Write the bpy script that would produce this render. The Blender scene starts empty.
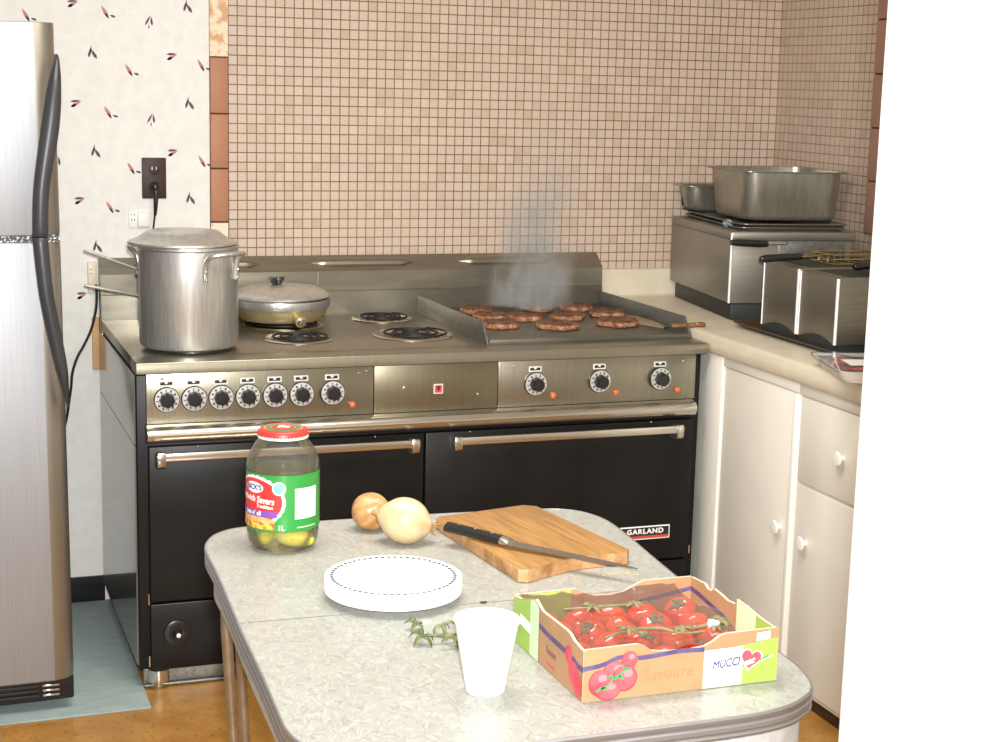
import bpy, bmesh, math, random
from mathutils import Vector, Matrix
random.seed(7)
PI = math.pi
scene = bpy.context.scene
COL = scene.collection
S = 0.0275            # wall tile pitch

# ------------------------------------------------------------------ materials
def nodes_of(m):
    m.use_nodes = True
    return m.node_tree, m.node_tree.nodes['Principled BSDF']

def mat(name, col, rough=0.5, metal=0.0, spec=0.5, var=0.0, vscale=8.0, stretch=None, bump=0.0, bscale=60.0,
        alpha=1.0, coat=0.0, trans=0.0, col2=None, ramp=(0.35, 0.65), rvar=0.0, emit=None, estr=0.0, detail=4.0):
    m = bpy.data.materials.new(name)
    nt, b = nodes_of(m)
    N, L = nt.nodes, nt.links
    b.inputs['Base Color'].default_value = (*col, 1)
    b.inputs['Roughness'].default_value = rough
    b.inputs['Metallic'].default_value = metal
    b.inputs['Specular IOR Level'].default_value = spec
    b.inputs['Alpha'].default_value = alpha
    b.inputs['Coat Weight'].default_value = coat
    b.inputs['Transmission Weight'].default_value = trans
    if emit:
        b.inputs['Emission Color'].default_value = (*emit, 1); b.inputs['Emission Strength'].default_value = estr
    if var or col2 or bump or rvar:
        tc = N.new('ShaderNodeTexCoord')
        mp = N.new('ShaderNodeMapping')
        L.new(tc.outputs['Object'], mp.inputs['Vector'])
        if stretch: mp.inputs['Scale'].default_value = stretch
    if var or col2:
        nz = N.new('ShaderNodeTexNoise'); nz.inputs['Scale'].default_value = vscale; nz.inputs['Detail'].default_value = detail
        L.new(mp.outputs['Vector'], nz.inputs['Vector'])
        rp = N.new('ShaderNodeValToRGB')
        rp.color_ramp.elements[0].position = ramp[0]; rp.color_ramp.elements[1].position = ramp[1]
        if col2:
            a, c = col, col2
        else:
            a = tuple(x * (1 - var) for x in col); c = tuple(min(1, x * (1 + var)) for x in col)
        rp.color_ramp.elements[0].color = (*a, 1); rp.color_ramp.elements[1].color = (*c, 1)
        L.new(nz.outputs['Fac'], rp.inputs['Fac']); L.new(rp.outputs['Color'], b.inputs['Base Color'])
    if rvar:
        n3 = N.new('ShaderNodeTexNoise'); n3.inputs['Scale'].default_value = vscale * 2.3
        L.new(mp.outputs['Vector'], n3.inputs['Vector'])
        mr = N.new('ShaderNodeMapRange'); mr.inputs[3].default_value = max(0.02, rough - rvar); mr.inputs[4].default_value = min(1, rough + rvar)
        L.new(n3.outputs['Fac'], mr.inputs[0]); L.new(mr.outputs[0], b.inputs['Roughness'])
    if bump:
        n2 = N.new('ShaderNodeTexNoise'); n2.inputs['Scale'].default_value = bscale
        L.new(mp.outputs['Vector'], n2.inputs['Vector'])
        bp = N.new('ShaderNodeBump'); bp.inputs['Strength'].default_value = bump; bp.inputs['Distance'].default_value = 0.004
        L.new(n2.outputs['Fac'], bp.inputs['Height']); L.new(bp.outputs['Normal'], b.inputs['Normal'])
    return m

def math_node(nt, op, a, b=None):
    n = nt.nodes.new('ShaderNodeMath'); n.operation = op
    for i, v in enumerate((a, b)):
        if v is None: continue
        if isinstance(v, (int, float)): n.inputs[i].default_value = v
        else: nt.links.new(v, n.inputs[i])
    return n.outputs[0]

def tile_mat(name, axis, zoff, base, grout):
    m = bpy.data.materials.new(name)
    nt, b = nodes_of(m)
    N, L = nt.nodes, nt.links
    tc = N.new('ShaderNodeTexCoord'); sp = N.new('ShaderNodeSeparateXYZ')
    L.new(tc.outputs['Object'], sp.inputs[0])
    u = math_node(nt, 'DIVIDE', sp.outputs[axis], S)
    v = math_node(nt, 'SUBTRACT', math_node(nt, 'DIVIDE', sp.outputs['Z'], S), zoff)
    def edge(t):
        f = math_node(nt, 'FRACT', t)
        return math_node(nt, 'ABSOLUTE', math_node(nt, 'SUBTRACT', f, 0.5))
    e = math_node(nt, 'MAXIMUM', edge(u), edge(v))
    mr = N.new('ShaderNodeMapRange'); mr.interpolation_type = 'SMOOTHSTEP'
    mr.inputs[1].default_value = 0.432; mr.inputs[2].default_value = 0.460
    L.new(e, mr.inputs[0])
    cb = N.new('ShaderNodeCombineXYZ')
    L.new(math_node(nt, 'FLOOR', u), cb.inputs[0]); L.new(math_node(nt, 'FLOOR', v), cb.inputs[1])
    wn = N.new('ShaderNodeTexWhiteNoise'); wn.noise_dimensions = '2D'; L.new(cb.outputs[0], wn.inputs['Vector'])
    rp = N.new('ShaderNodeValToRGB'); rp.color_ramp.interpolation = 'LINEAR'
    els = rp.color_ramp.elements
    els[0].position = 0; els[0].color = (base[0]*.90, base[1]*.86, base[2]*.80, 1)
    els[1].position = 1; els[1].color = (base[0]*1.06, base[1]*1.06, base[2]*1.05, 1)
    k = els.new(0.25); k.color = (*base, 1)
    k = els.new(0.8); k.color = (base[0]*1.02, base[1]*.98, base[2]*.97, 1)
    L.new(wn.outputs['Value'], rp.inputs['Fac'])
    nz = N.new('ShaderNodeTexNoise'); nz.inputs['Scale'].default_value = 900; nz.inputs['Detail'].default_value = 3
    L.new(tc.outputs['Object'], nz.inputs['Vector'])
    mm = N.new('ShaderNodeMix'); mm.data_type = 'RGBA'; mm.blend_type = 'MULTIPLY'; mm.inputs[0].default_value = 0.25
    L.new(rp.outputs['Color'], mm.inputs[6])
    rg = N.new('ShaderNodeMapRange'); rg.inputs[3].default_value = .7; rg.inputs[4].default_value = 1.2
    L.new(nz.outputs['Fac'], rg.inputs[0])
    cc = N.new('ShaderNodeCombineColor')
    for i in range(3): L.new(rg.outputs[0], cc.inputs[i])
    L.new(cc.outputs[0], mm.inputs[7])
    n2 = N.new('ShaderNodeTexNoise'); n2.inputs['Scale'].default_value = 2.5
    L.new(tc.outputs['Object'], n2.inputs['Vector'])
    gr = N.new('ShaderNodeValToRGB')
    gr.color_ramp.elements[0].position = .35; gr.color_ramp.elements[0].color = (*grout, 1)
    gr.color_ramp.elements[1].position = .65; gr.color_ramp.elements[1].color = (grout[0]*1.45, grout[1]*1.5, grout[2]*1.6, 1)
    L.new(n2.outputs['Fac'], gr.inputs['Fac'])
    mx = N.new('ShaderNodeMix'); mx.data_type = 'RGBA'
    L.new(mr.outputs[0], mx.inputs[0]); L.new(mm.outputs[2], mx.inputs[6]); L.new(gr.outputs['Color'], mx.inputs[7])
    L.new(mx.outputs[2], b.inputs['Base Color'])
    rr = N.new('ShaderNodeMapRange'); rr.inputs[3].default_value = .38; rr.inputs[4].default_value = .9
    L.new(mr.outputs[0], rr.inputs[0]); L.new(rr.outputs[0], b.inputs['Roughness'])
    bp = N.new('ShaderNodeBump'); bp.inputs['Strength'].default_value = .5; bp.inputs['Distance'].default_value = .0015; bp.invert = True
    L.new(mr.outputs[0], bp.inputs['Height']); L.new(bp.outputs['Normal'], b.inputs['Normal'])
    return m

def laminate_mat(name):
    """cracked ice laminate: soft crossing streaks, light and olive grey"""
    m = bpy.data.materials.new(name)
    nt, b = nodes_of(m); N, L = nt.nodes, nt.links
    tc = N.new('ShaderNodeTexCoord')
    wn = N.new('ShaderNodeTexNoise'); wn.inputs['Scale'].default_value = 38; wn.inputs['Detail'].default_value = 1
    L.new(tc.outputs['Object'], wn.inputs['Vector'])
    sc = N.new('ShaderNodeVectorMath'); sc.operation = 'SCALE'; sc.inputs[3].default_value = .030
    L.new(wn.outputs['Color'], sc.inputs[0])
    ad = N.new('ShaderNodeVectorMath'); ad.operation = 'ADD'
    L.new(tc.outputs['Object'], ad.inputs[0]); L.new(sc.outputs[0], ad.inputs[1])
    brk = N.new('ShaderNodeTexNoise'); brk.inputs['Scale'].default_value = 60; L.new(tc.outputs['Object'], brk.inputs['Vector'])
    def crease(rot, scale, seed, w, lo):
        mp = N.new('ShaderNodeMapping'); mp.inputs['Rotation'].default_value = (0, 0, rot); mp.inputs['Location'].default_value = (seed, seed*.7, 0); mp.inputs['Scale'].default_value = (1.6, .75, 1)
        L.new(ad.outputs[0], mp.inputs['Vector'])
        vo = N.new('ShaderNodeTexVoronoi'); vo.feature = 'DISTANCE_TO_EDGE'; vo.inputs['Scale'].default_value = scale
        vo.voronoi_dimensions = '2D'
        L.new(mp.outputs['Vector'], vo.inputs['Vector'])
        k = N.new('ShaderNodeMapRange'); k.inputs[1].default_value = 0; k.inputs[2].default_value = w; k.inputs[3].default_value = 1; k.inputs[4].default_value = 0
        L.new(vo.outputs['Distance'], k.inputs[0])
        g = N.new('ShaderNodeMapRange'); g.inputs[1].default_value = lo; g.inputs[2].default_value = lo+.12
        L.new(brk.outputs['Fac'], g.inputs[0])
        return math_node(nt, 'MULTIPLY', k.outputs[0], g.outputs[0])
    a = math_node(nt, 'MAXIMUM', crease(.6, 27, 1, .085, .38), crease(-.5, 36, 5, .085, .36))
    c = math_node(nt, 'MAXIMUM', crease(1.2, 25, 9, .065, .42), crease(-1.0, 33, 13, .065, .40))
    base = N.new('ShaderNodeTexNoise'); base.inputs['Scale'].default_value = 26; base.inputs['Detail'].default_value = 3
    L.new(tc.outputs['Object'], base.inputs['Vector'])
    rp = N.new('ShaderNodeValToRGB')
    rp.color_ramp.elements[0].position = .35; rp.color_ramp.elements[0].color = (.315, .322, .292, 1)
    rp.color_ramp.elements[1].position = .65; rp.color_ramp.elements[1].color = (.345, .350, .320, 1)
    L.new(base.outputs['Fac'], rp.inputs['Fac'])
    m1 = N.new('ShaderNodeMix'); m1.data_type = 'RGBA'
    L.new(math_node(nt, 'MULTIPLY', a, .5), m1.inputs[0]); L.new(rp.outputs['Color'], m1.inputs[6]); m1.inputs[7].default_value = (.48, .485, .455, 1)
    m2 = N.new('ShaderNodeMix'); m2.data_type = 'RGBA'
    L.new(math_node(nt, 'MULTIPLY', c, .45), m2.inputs[0]); L.new(m1.outputs[2], m2.inputs[6]); m2.inputs[7].default_value = (.175, .162, .125, 1)
    L.new(m2.outputs[2], b.inputs['Base Color'])
    b.inputs['Roughness'].default_value = .32; b.inputs['Specular IOR Level'].default_value = .45
    return m

def clear_mat(name, tint, gloss, rough=.03, veil=0.0, veilcol=(.8, .75, .7)):
    """thin clear sheet: see-through with a fresnel gloss and a little haze"""
    m = bpy.data.materials.new(name); m.use_nodes = True
    nt = m.node_tree; N, L = nt.nodes, nt.links
    N.remove(N['Principled BSDF'])
    out = N['Material Output']
    tr = N.new('ShaderNodeBsdfTransparent'); tr.inputs[0].default_value = (*tint, 1)
    gl = N.new('ShaderNodeBsdfGlossy'); gl.inputs['Roughness'].default_value = rough
    df = N.new('ShaderNodeBsdfDiffuse'); df.inputs[0].default_value = (*veilcol, 1)
    lw = N.new('ShaderNodeLayerWeight'); lw.inputs[0].default_value = .25
    mx0 = N.new('ShaderNodeMixShader'); mx0.inputs[0].default_value = veil
    L.new(tr.outputs[0], mx0.inputs[1]); L.new(df.outputs[0], mx0.inputs[2])
    mx = N.new('ShaderNodeMixShader')
    f = math_node(nt, 'MINIMUM', math_node(nt, 'ADD', math_node(nt, 'MULTIPLY', lw.outputs['Fresnel'], gloss), .02), .8)
    L.new(f, mx.inputs[0]); L.new(mx0.outputs[0], mx.inputs[1]); L.new(gl.outputs[0], mx.inputs[2])
    L.new(mx.outputs[0], out.inputs['Surface'])
    return m

def floor_mat(name):
    m = mat(name, (.36, .165, .035), .35, col2=(.48, .245, .06), vscale=14, ramp=(.3, .7))
    nt = m.node_tree; N, L = nt.nodes, nt.links; b = N['Principled BSDF']
    src = b.inputs['Base Color'].links[0].from_socket
    tc = N.new('ShaderNodeTexCoord')
    nz = N.new('ShaderNodeTexNoise'); nz.inputs['Scale'].default_value = 95; nz.inputs['Detail'].default_value = 3
    L.new(tc.outputs['Object'], nz.inputs['Vector'])
    k = N.new('ShaderNodeMapRange'); k.inputs[1].default_value = .60; k.inputs[2].default_value = .70
    L.new(nz.outputs['Fac'], k.inputs[0])
    mx = N.new('ShaderNodeMix'); mx.data_type = 'RGBA'
    L.new(math_node(nt, 'MULTIPLY', k.outputs[0], .8), mx.inputs[0]); L.new(src, mx.inputs[6]); mx.inputs[7].default_value = (.09, .03, .008, 1)
    L.new(mx.outputs[2], b.inputs['Base Color'])
    return m

def steel(name, col, rough, stretch=(3, 3, 90), var=.12, rvar=.08, metal=1.0):
    return mat(name, col, rough, metal, var=var, vscale=6, stretch=stretch, rvar=rvar)

M = {}
M['wallpaper'] = mat('wallpaper', (.73, .725, .695), .7, var=.035, vscale=35)
M['ink_purple'] = mat('motif purple', (.10, .055, .10), .7)
M['ink_pink'] = mat('motif pink', (.46, .20, .21), .7)
M['ink_red'] = mat('motif red', (.55, .10, .10), .7)
M['tile_back'] = tile_mat('beige mosaic tile back', 'X', .3, (.565, .462, .372), (.185, .10, .062))
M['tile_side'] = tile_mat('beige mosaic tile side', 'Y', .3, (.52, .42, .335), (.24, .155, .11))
M['terracotta'] = mat('terracotta tile', (.40, .185, .105), .5, spec=.3, var=.06, vscale=6)
M['terracotta_dull'] = mat('rose tile', (.38, .215, .165), .5, spec=.3, var=.05, vscale=6)
M['tile_joint'] = mat('brown joint', (.10, .045, .025), .8)
M['plaster'] = mat('broken plaster', (.62, .36, .20), .85, col2=(.80, .66, .50), vscale=38, ramp=(.42, .56), bump=.6, bscale=70)
M['plaster_pale'] = mat('pale adhesive', (.75, .68, .55), .85, col2=(.42, .28, .16), vscale=55, ramp=(.55, .68), bump=.5)
M['plain_wall'] = mat('painted wall', (.80, .78, .72), .6, var=.02)
M['jamb'] = mat('white painted partition', (.86, .85, .80), .55, var=.01)
M['ceiling'] = mat('ceiling white', (.75, .73, .70), .9)
M['floor'] = floor_mat('amber speckled floor')
M['mat'] = mat('blue grey vinyl mat', (.28, .36, .36), .55, col2=(.36, .44, .43), vscale=14, stretch=(1, 3, 1), ramp=(.3, .7))
M['base_black'] = mat('black vinyl base', (.012, .012, .013), .35)
M['steel_warm'] = steel('brushed range steel', (.30, .278, .215), .32, (40, 1.5, 1.5), .05, .05, .88)
M['steel_top'] = steel('worn cooktop steel', (.30, .272, .22), .30, (14, 14, 1), .12, .08, .85)
M['steel_panel'] = steel('olive panel steel', (.245, .22, .155), .34, (60, 2, 2), .05, .05, .9)
M['steel_guard'] = steel('backguard steel', (.30, .28, .225), .32, (1, 6, 6), .10, .06, .85)
M['steel_dark'] = steel('griddle splash steel', (.21, .205, .19), .40, (20, 20, 20), .2, .08, .8)
M['griddle'] = mat('greasy griddle iron', (.105, .10, .08), .38, .5, col2=(.145, .138, .11), vscale=9)
M['chrome'] = mat('chrome', (.66, .63, .56), .2, .95, rvar=.04)
M['chrome_bright'] = mat('bright chrome', (.85, .84, .82), .10, 1.0)
M['alu'] = steel('worn aluminium', (.60, .60, .585), .37, (30, 30, 2), .12, .08, .82)
M['alu_lid'] = steel('lid aluminium', (.60, .595, .56), .36, (12, 12, 3), .10, .06, .8)
M['steel_fryer'] = steel('fryer stainless', (.30, .285, .25), .38, (2, 2, 30), .06, .05, .78)
M['steel_small'] = steel('small fryer stainless', (.215, .20, .165), .36, (2, 2, 30), .06, .05, .82)
M['steel_pan'] = steel('pan stainless', (.36, .35, .30), .34, (14, 14, 2), .10, .06, .82)
M['fridge_steel'] = steel('fridge stainless', (.34, .35, .37), .50, (70, 70, 1), .05, .05, .66)
M['fridge_edge'] = steel('fridge door edge', (.30, .275, .23), .40, (2, 2, 1), .05, .03, .75)
M['fridge_body'] = mat('fridge side grey', (.16, .15, .15), .5)
M['handle_char'] = mat('charcoal handle', (.035, .034, .04), .38, var=.1)
M['gasket'] = mat('speckled gasket', (.015, .015, .016), .4, col2=(.75, .75, .76), vscale=160, ramp=(.52, .60))
M['black'] = mat('black enamel', (.006, .0058, .0055), .38, spec=.22)
M['black_door'] = mat('black oven door', (.006, .0058, .0054), .36, spec=.22, col2=(.009, .0085, .008), vscale=7)
M['side_enamel'] = mat('glossy side enamel', (.13, .13, .11), .09, spec=.8)
M['black_plastic'] = mat('black plastic', (.012, .012, .012), .3)
M['white_plastic'] = mat('white plastic', (.78, .77, .73), .4)
M['dial_silver'] = mat('dial ring', (.52, .52, .50), .4, .3)
M['brown_plate'] = mat('brown cover plate', (.045, .027, .02), .5, spec=.3)
M['orange_lamp'] = mat('orange lens', (.62, .13, .045), .2)
M['red_sign'] = mat('red sign', (.55, .06, .05), .45)
M['sign_pink'] = mat('pale sign edge', (.72, .50, .45), .45)
M['white_ink'] = mat('white ink', (.82, .82, .80), .5)
M['black_ink'] = mat('black ink', (.012, .012, .012), .5)
M['coil'] = mat('burner coil', (.014, .013, .013), .5, .3)
M['drip'] = steel('drip ring', (.62, .58, .50), .22, (1, 1, 1), .05)
M['gold'] = steel('bronze skillet', (.47, .39, .21), .36, (2, 2, 2), .08, .05, .6)
M['meat'] = mat('grilled beef', (.06, .018, .008), .5, col2=(.28, .115, .052), vscale=75, ramp=(.36, .66), bump=1.0, bscale=150, detail=6)
M['meat_side'] = mat('patty side', (.17, .06, .028), .42, col2=(.44, .23, .12), vscale=80, ramp=(.35, .65), bump=.9, bscale=130)
M['wood_handle'] = mat('brown wood handle', (.20, .085, .04), .45, var=.2, vscale=9, stretch=(2, 9, 9))
M['blade_greasy'] = mat('greasy turner blade', (.30, .245, .165), .5, .35, col2=(.38, .31, .21), vscale=20)
M['counter'] = mat('cream worktop', (.62, .555, .43), .40, col2=(.69, .62, .49), vscale=16, ramp=(.3, .7))
M['cabinet'] = mat('cream cabinet paint', (.76, .725, .645), .45, var=.02, vscale=9)
M['cabinet_light'] = mat('white cabinet stile', (.84, .82, .75), .4, var=.02)
M['cabinet_edge'] = mat('grey green filler', (.40, .43, .385), .6, col2=(.50, .49, .43), vscale=9)
M['knob_white'] = mat('white ceramic knob', (.82, .80, .74), .25)
M['tray_brown'] = mat('brown tray', (.055, .022, .014), .35)
M['highlight'] = mat('bright corner bead', (.92, .92, .90), .42, .55)  # pale colour standing in for the flash streak on rounded steel corners
M['dark_base'] = mat('dark fryer base', (.022, .025, .023), .5, spec=.3)
M['wire'] = mat('brass wire', (.52, .40, .18), .3, 1.0)
M['foam'] = mat('white foam', (.84, .84, .82), .6)
M['raw_meat'] = mat('raw red meat', (.50, .085, .07), .3, col2=(.68, .22, .19), vscale=40, ramp=(.4, .7))
M['wrap'] = clear_mat('plastic wrap', (.97, .97, .98), .8, .05, .03, (.9, .9, .9))
M['laminate'] = laminate_mat('cracked ice laminate')
M['band'] = mat('ribbed metal edge', (.46, .45, .47), .38, .9, rvar=.05, vscale=10)
M['apron'] = mat('grey apron', (.50, .50, .49), .45, .3, col2=(.60, .60, .585), vscale=60)
M['leg_tube'] = mat('tarnished tube', (.46, .40, .32), .32, .9, var=.12, vscale=30)
M['glass'] = clear_mat('jar glass', (.96, .965, .955), 1.3, .02, .045, (.62, .64, .60))
M['brine'] = clear_mat('pickle brine', (.94, .92, .74), .3, .05, .08, (.46, .42, .12))
M['pickle'] = mat('pickle skin', (.42, .40, .03), .35, col2=(.68, .60, .07), vscale=35, ramp=(.35, .65), bump=.4, bscale=120)
M['lab_green'] = mat('label green', (.028, .27, .045), .38, var=.04)
M['lab_red'] = mat('label red', (.68, .035, .03), .38)
M['lab_white'] = mat('label white', (.84, .84, .82), .4)
M['print_grey'] = mat('grey print', (.20, .20, .22), .6)
M['lab_purple'] = mat('label purple', (.19, .07, .36), .4)
M['lab_blue'] = mat('label blue', (.20, .52, .72), .4)
M['lab_bun'] = mat('printed bun', (.62, .30, .10), .45, col2=(.75, .46, .20), vscale=60)
M['lab_fill'] = mat('printed filling', (.65, .50, .06), .45, col2=(.52, .10, .04), vscale=110, ramp=(.45, .55))
M['lid_gold'] = mat('lid gold', (.52, .38, .15), .35, .3)
M['lid_green'] = mat('lid green', (.10, .19, .075), .5, spec=.2)
M['onion'] = mat('onion skin', (.52, .35, .17), .24, col2=(.66, .54, .34), vscale=4, stretch=(6, 6, .8), ramp=(.3, .7), coat=.4)
M['onion_brown'] = mat('brown onion skin', (.36, .16, .05), .36, col2=(.56, .32, .13), vscale=20, stretch=(3, 3, 1), ramp=(.35, .65))
M['root'] = mat('dry onion root', (.30, .17, .06), .8, var=.2, vscale=60)
M['paper'] = mat('white paper plate', (.86, .86, .86), .55)
M['dots'] = mat('blue grey dots', (.045, .045, .09), .6)
M['board'] = mat('cutting board wood', (.25, .122, .036), .45, col2=(.41, .225, .075), vscale=5, stretch=(22, 1.6, 9), ramp=(.3, .7), detail=6)
M['board_end'] = mat('board worn edge', (.30, .14, .05), .6, col2=(.52, .31, .14), vscale=30, ramp=(.35, .65), bump=.8)
M['blade'] = mat('knife steel', (.50, .47, .42), .28, 1.0, rvar=.06)
M['card'] = mat('cardboard', (.37, .21, .105), .75, var=.06, vscale=25)
M['card_in'] = mat('cardboard inside', (.34, .18, .095), .75, var=.06, vscale=25)
M['card_edge'] = mat('torn card edge', (.66, .53, .38), .8, var=.1, vscale=80)
M['p_purple'] = mat('printed purple stripe', (.075, .05, .135), .6, col2=(.11, .08, .18), vscale=60)
M['p_pink'] = mat('printed tomato pink', (.50, .035, .055), .5, col2=(.62, .11, .13), vscale=26)
M['p_rim'] = mat('printed tomato outline', (.40, .03, .045), .5)
M['p_light'] = mat('printed tomato pale', (.66, .20, .22), .5)
M['p_green'] = mat('printed leaf green', (.05, .27, .10), .5)
M['p_lime'] = mat('printed lime', (.29, .46, .075), .5, var=.03)
M['p_pale'] = mat('printed pale green', (.55, .66, .43), .5, var=.03)
M['p_white'] = mat('printed white', (.80, .84, .72), .5)
M['p_navy'] = mat('printed navy', (.06, .05, .20), .5)
M['p_maroon'] = mat('printed maroon', (.24, .045, .04), .5)
M['p_faint'] = mat('printed faint brown', (.315, .172, .078), .7)
M['tomato'] = mat('tomato red', (.74, .035, .012), .2, col2=(.82, .09, .025), vscale=14, coat=.4)
M['vine'] = mat('tomato vine green', (.115, .115, .05), .6, col2=(.19, .175, .085), vscale=60)
M['calyx'] = mat('fresh green sepal', (.05, .075, .018), .55, col2=(.20, .225, .075), vscale=45, ramp=(.4, .7))
M['film'] = clear_mat('crinkled film', (.975, .965, .96), 1.0, .10, .10, (.62, .50, .44))
M['cord'] = mat('black cord', (.010, .010, .011), .45)
M['strip_wood'] = mat('raw tan wood', (.52, .32, .15), .7, var=.1, vscale=15)
M['crumb'] = mat('tan crumb', (.60, .38, .18), .8, var=.2, vscale=90)
M['scrap'] = mat('dark scrap', (.03, .03, .015), .8)
M['cloth_blue'] = mat('pale blue rag', (.36, .43, .44), .8)

# ------------------------------------------------------------------ mesh builder
class MB:
    def __init__(self): self.bm = bmesh.new()
    def _add(self, verts, faces, mi=0):
        vs = [self.bm.verts.new(v) for v in verts]
        out = []
        for f in faces:
            try:
                fc = self.bm.faces.new([vs[i] for i in f]); fc.material_index = mi; out.append(fc)
            except ValueError: pass
        return vs, out
    def box(self, x0, x1, y0, y1, z0, z1, bev=0.0, seg=2, mi=0):
        if x0 > x1: x0, x1 = x1, x0
        if y0 > y1: y0, y1 = y1, y0
        v = [(x, y, z) for x in (x0, x1) for y in (y0, y1) for z in (z0, z1)]
        f = [(0,1,3,2),(4,6,7,5),(0,4,5,1),(2,3,7,6),(0,2,6,4),(1,5,7,3)]
        vs, fs = self._add(v, f, mi)
        if bev:
            es = list({e for fc in fs for e in fc.edges})
            bmesh.ops.bevel(self.bm, geom=es, offset=bev, segments=seg, profile=.5, affect='EDGES', clamp_overlap=True, material=-1)
        return self
    def prism(self, poly, z0, z1, bev=0.0, mi=0, seg=2, fn=None):
        """poly in (a,b); extruded along c; fn maps (a,b,c) to xyz"""
        fn = fn or (lambda a, b, c: (a, b, c))
        n = len(poly)
        v = [fn(a, b, z0) for a, b in poly] + [fn(a, b, z1) for a, b in poly]
        f = [tuple(range(n))[::-1], tuple(range(n, 2*n))] + [(i, (i+1) % n, n+(i+1) % n, n+i) for i in range(n)]
        vs, fs = self._add(v, f, mi)
        if bev:
            es = list({e for fc in fs[:2] for e in fc.edges})
            bmesh.ops.bevel(self.bm, geom=es, offset=bev, segments=seg, profile=.5, affect='EDGES', clamp_overlap=True, material=-1)
        return self
    def loft(self, rings, mi=0, caps=True, closed=True):
        n = len(rings[0]); vs = []
        for r in rings: vs += [self.bm.verts.new(p) for p in r]
        fs = []
        for k in range(len(rings)-1):
            for i in range(n if closed else n-1):
                j = (i+1) % n
                try: fs.append(self.bm.faces.new((vs[k*n+i], vs[k*n+j], vs[(k+1)*n+j], vs[(k+1)*n+i])))
                except ValueError: pass
        if caps and closed:
            for r in (range(n), range((len(rings)-1)*n, len(rings)*n)):
                try: fs.append(self.bm.faces.new([vs[i] for i in r]))
                except ValueError: pass
        for f in fs: f.material_index = mi
        return self
    def lathe(self, prof, c=(0, 0, 0), n=40, mi=0, caps=True, jit=None, axis=None):
        rings = []
        ax = Matrix.Identity(3) if axis is None else Vector((0, 0, 1)).rotation_difference(Vector(axis)).to_matrix()
        for (r, z) in prof:
            ring = []
            for i in range(n):
                a = 2*PI*i/n; q = r * (jit(a, z) if jit else 1)
                p = ax @ Vector((q*math.cos(a), q*math.sin(a), z))
                ring.append((c[0]+p.x, c[1]+p.y, c[2]+p.z))
            rings.append(ring)
        return self.loft(rings, mi, caps)
    def cyl(self, p0, p1, r0, r1=None, n=24, mi=0):
        r1 = r0 if r1 is None else r1
        p0, p1 = Vector(p0), Vector(p1); d = p1 - p0
        return self.lathe([(r0, 0), (r1, d.length)], p0, n, mi, True, None, d.normalized())
    def tube(self, pts, r, n=10, mi=0, smooth=0, closed=False, flat=1.0, up=None):
        P = [Vector(p) for p in pts]
        R = list(r) if isinstance(r, (list, tuple)) else [r]*len(P)
        if smooth:
            Q, RR = [], []
            m = len(P); rng = m if closed else m-1
            for i in range(rng):
                p0 = P[(i-1) % m] if (closed or i) else P[i]; p1 = P[i]; p2 = P[(i+1) % m]
                p3 = P[(i+2) % m] if (closed or i+2 < m) else p2
                for k in range(smooth):
                    t = k/smooth
                    Q.append(.5*((2*p1)+(-p0+p2)*t+(2*p0-5*p1+4*p2-p3)*t*t+(-p0+3*p1-3*p2+p3)*t**3))
                    RR.append(R[i]*(1-t)+R[(i+1) % m]*t)
            if not closed: Q.append(P[-1]); RR.append(R[-1])
            P, R = Q, RR
        rings = []; m = len(P); prev = None
        for i, p in enumerate(P):
            a = P[i-1] if (i or closed) else p; b = P[(i+1) % m] if (i < m-1 or closed) else p
            t = (b-a).normalized()
            if prev is None:
                u = Vector(up) if up else (Vector((0, 0, 1)) if abs(t.z) < .9 else Vector((1, 0, 0)))
            else: u = prev
            s = t.cross(u)
            if s.length < 1e-6: s = t.cross(Vector((1, .3, .2)))
            s.normalize(); u = s.cross(t).normalized(); prev = u
            rings.append([tuple(p + (s*math.cos(2*PI*k/n) + u*math.sin(2*PI*k/n)*flat)*R[i]) for k in range(n)])
        if closed: rings.append(rings[0])
        return self.loft(rings, mi, not closed)
    def sphere(self, c, r, n=24, m=14, mi=0, fn=None):
        if isinstance(r, (int, float)): r = (r, r, r)
        rings = []
        for j in range(m+1):
            t = PI*j/m; ring = []
            for i in range(n):
                a = 2*PI*i/n
                rr = max(math.sin(t), .002); d = Vector((rr*math.cos(a), rr*math.sin(a), -math.cos(t)))
                k = fn(d, a, t) if fn else 1
                ring.append((c[0]+d.x*r[0]*k, c[1]+d.y*r[1]*k, c[2]+d.z*r[2]*k))
            rings.append(ring)
        return self.loft(rings, mi)
    def quad(self, a, b, c, d, mi=0): self._add([a, b, c, d], [(0, 1, 2, 3)], mi); return self
    def ngon(self, pts, mi=0): self._add(pts, [tuple(range(len(pts)))], mi); return self
    def xf(self, mtx): self.bm.transform(mtx); return self
    def warp(self, fn):
        for v in self.bm.verts: v.co = Vector(fn(*v.co))
        return self

def wloc(o):
    l = Vector((0, 0, 0))
    while o is not None: l += o.location; o = o.parent
    return l

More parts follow.
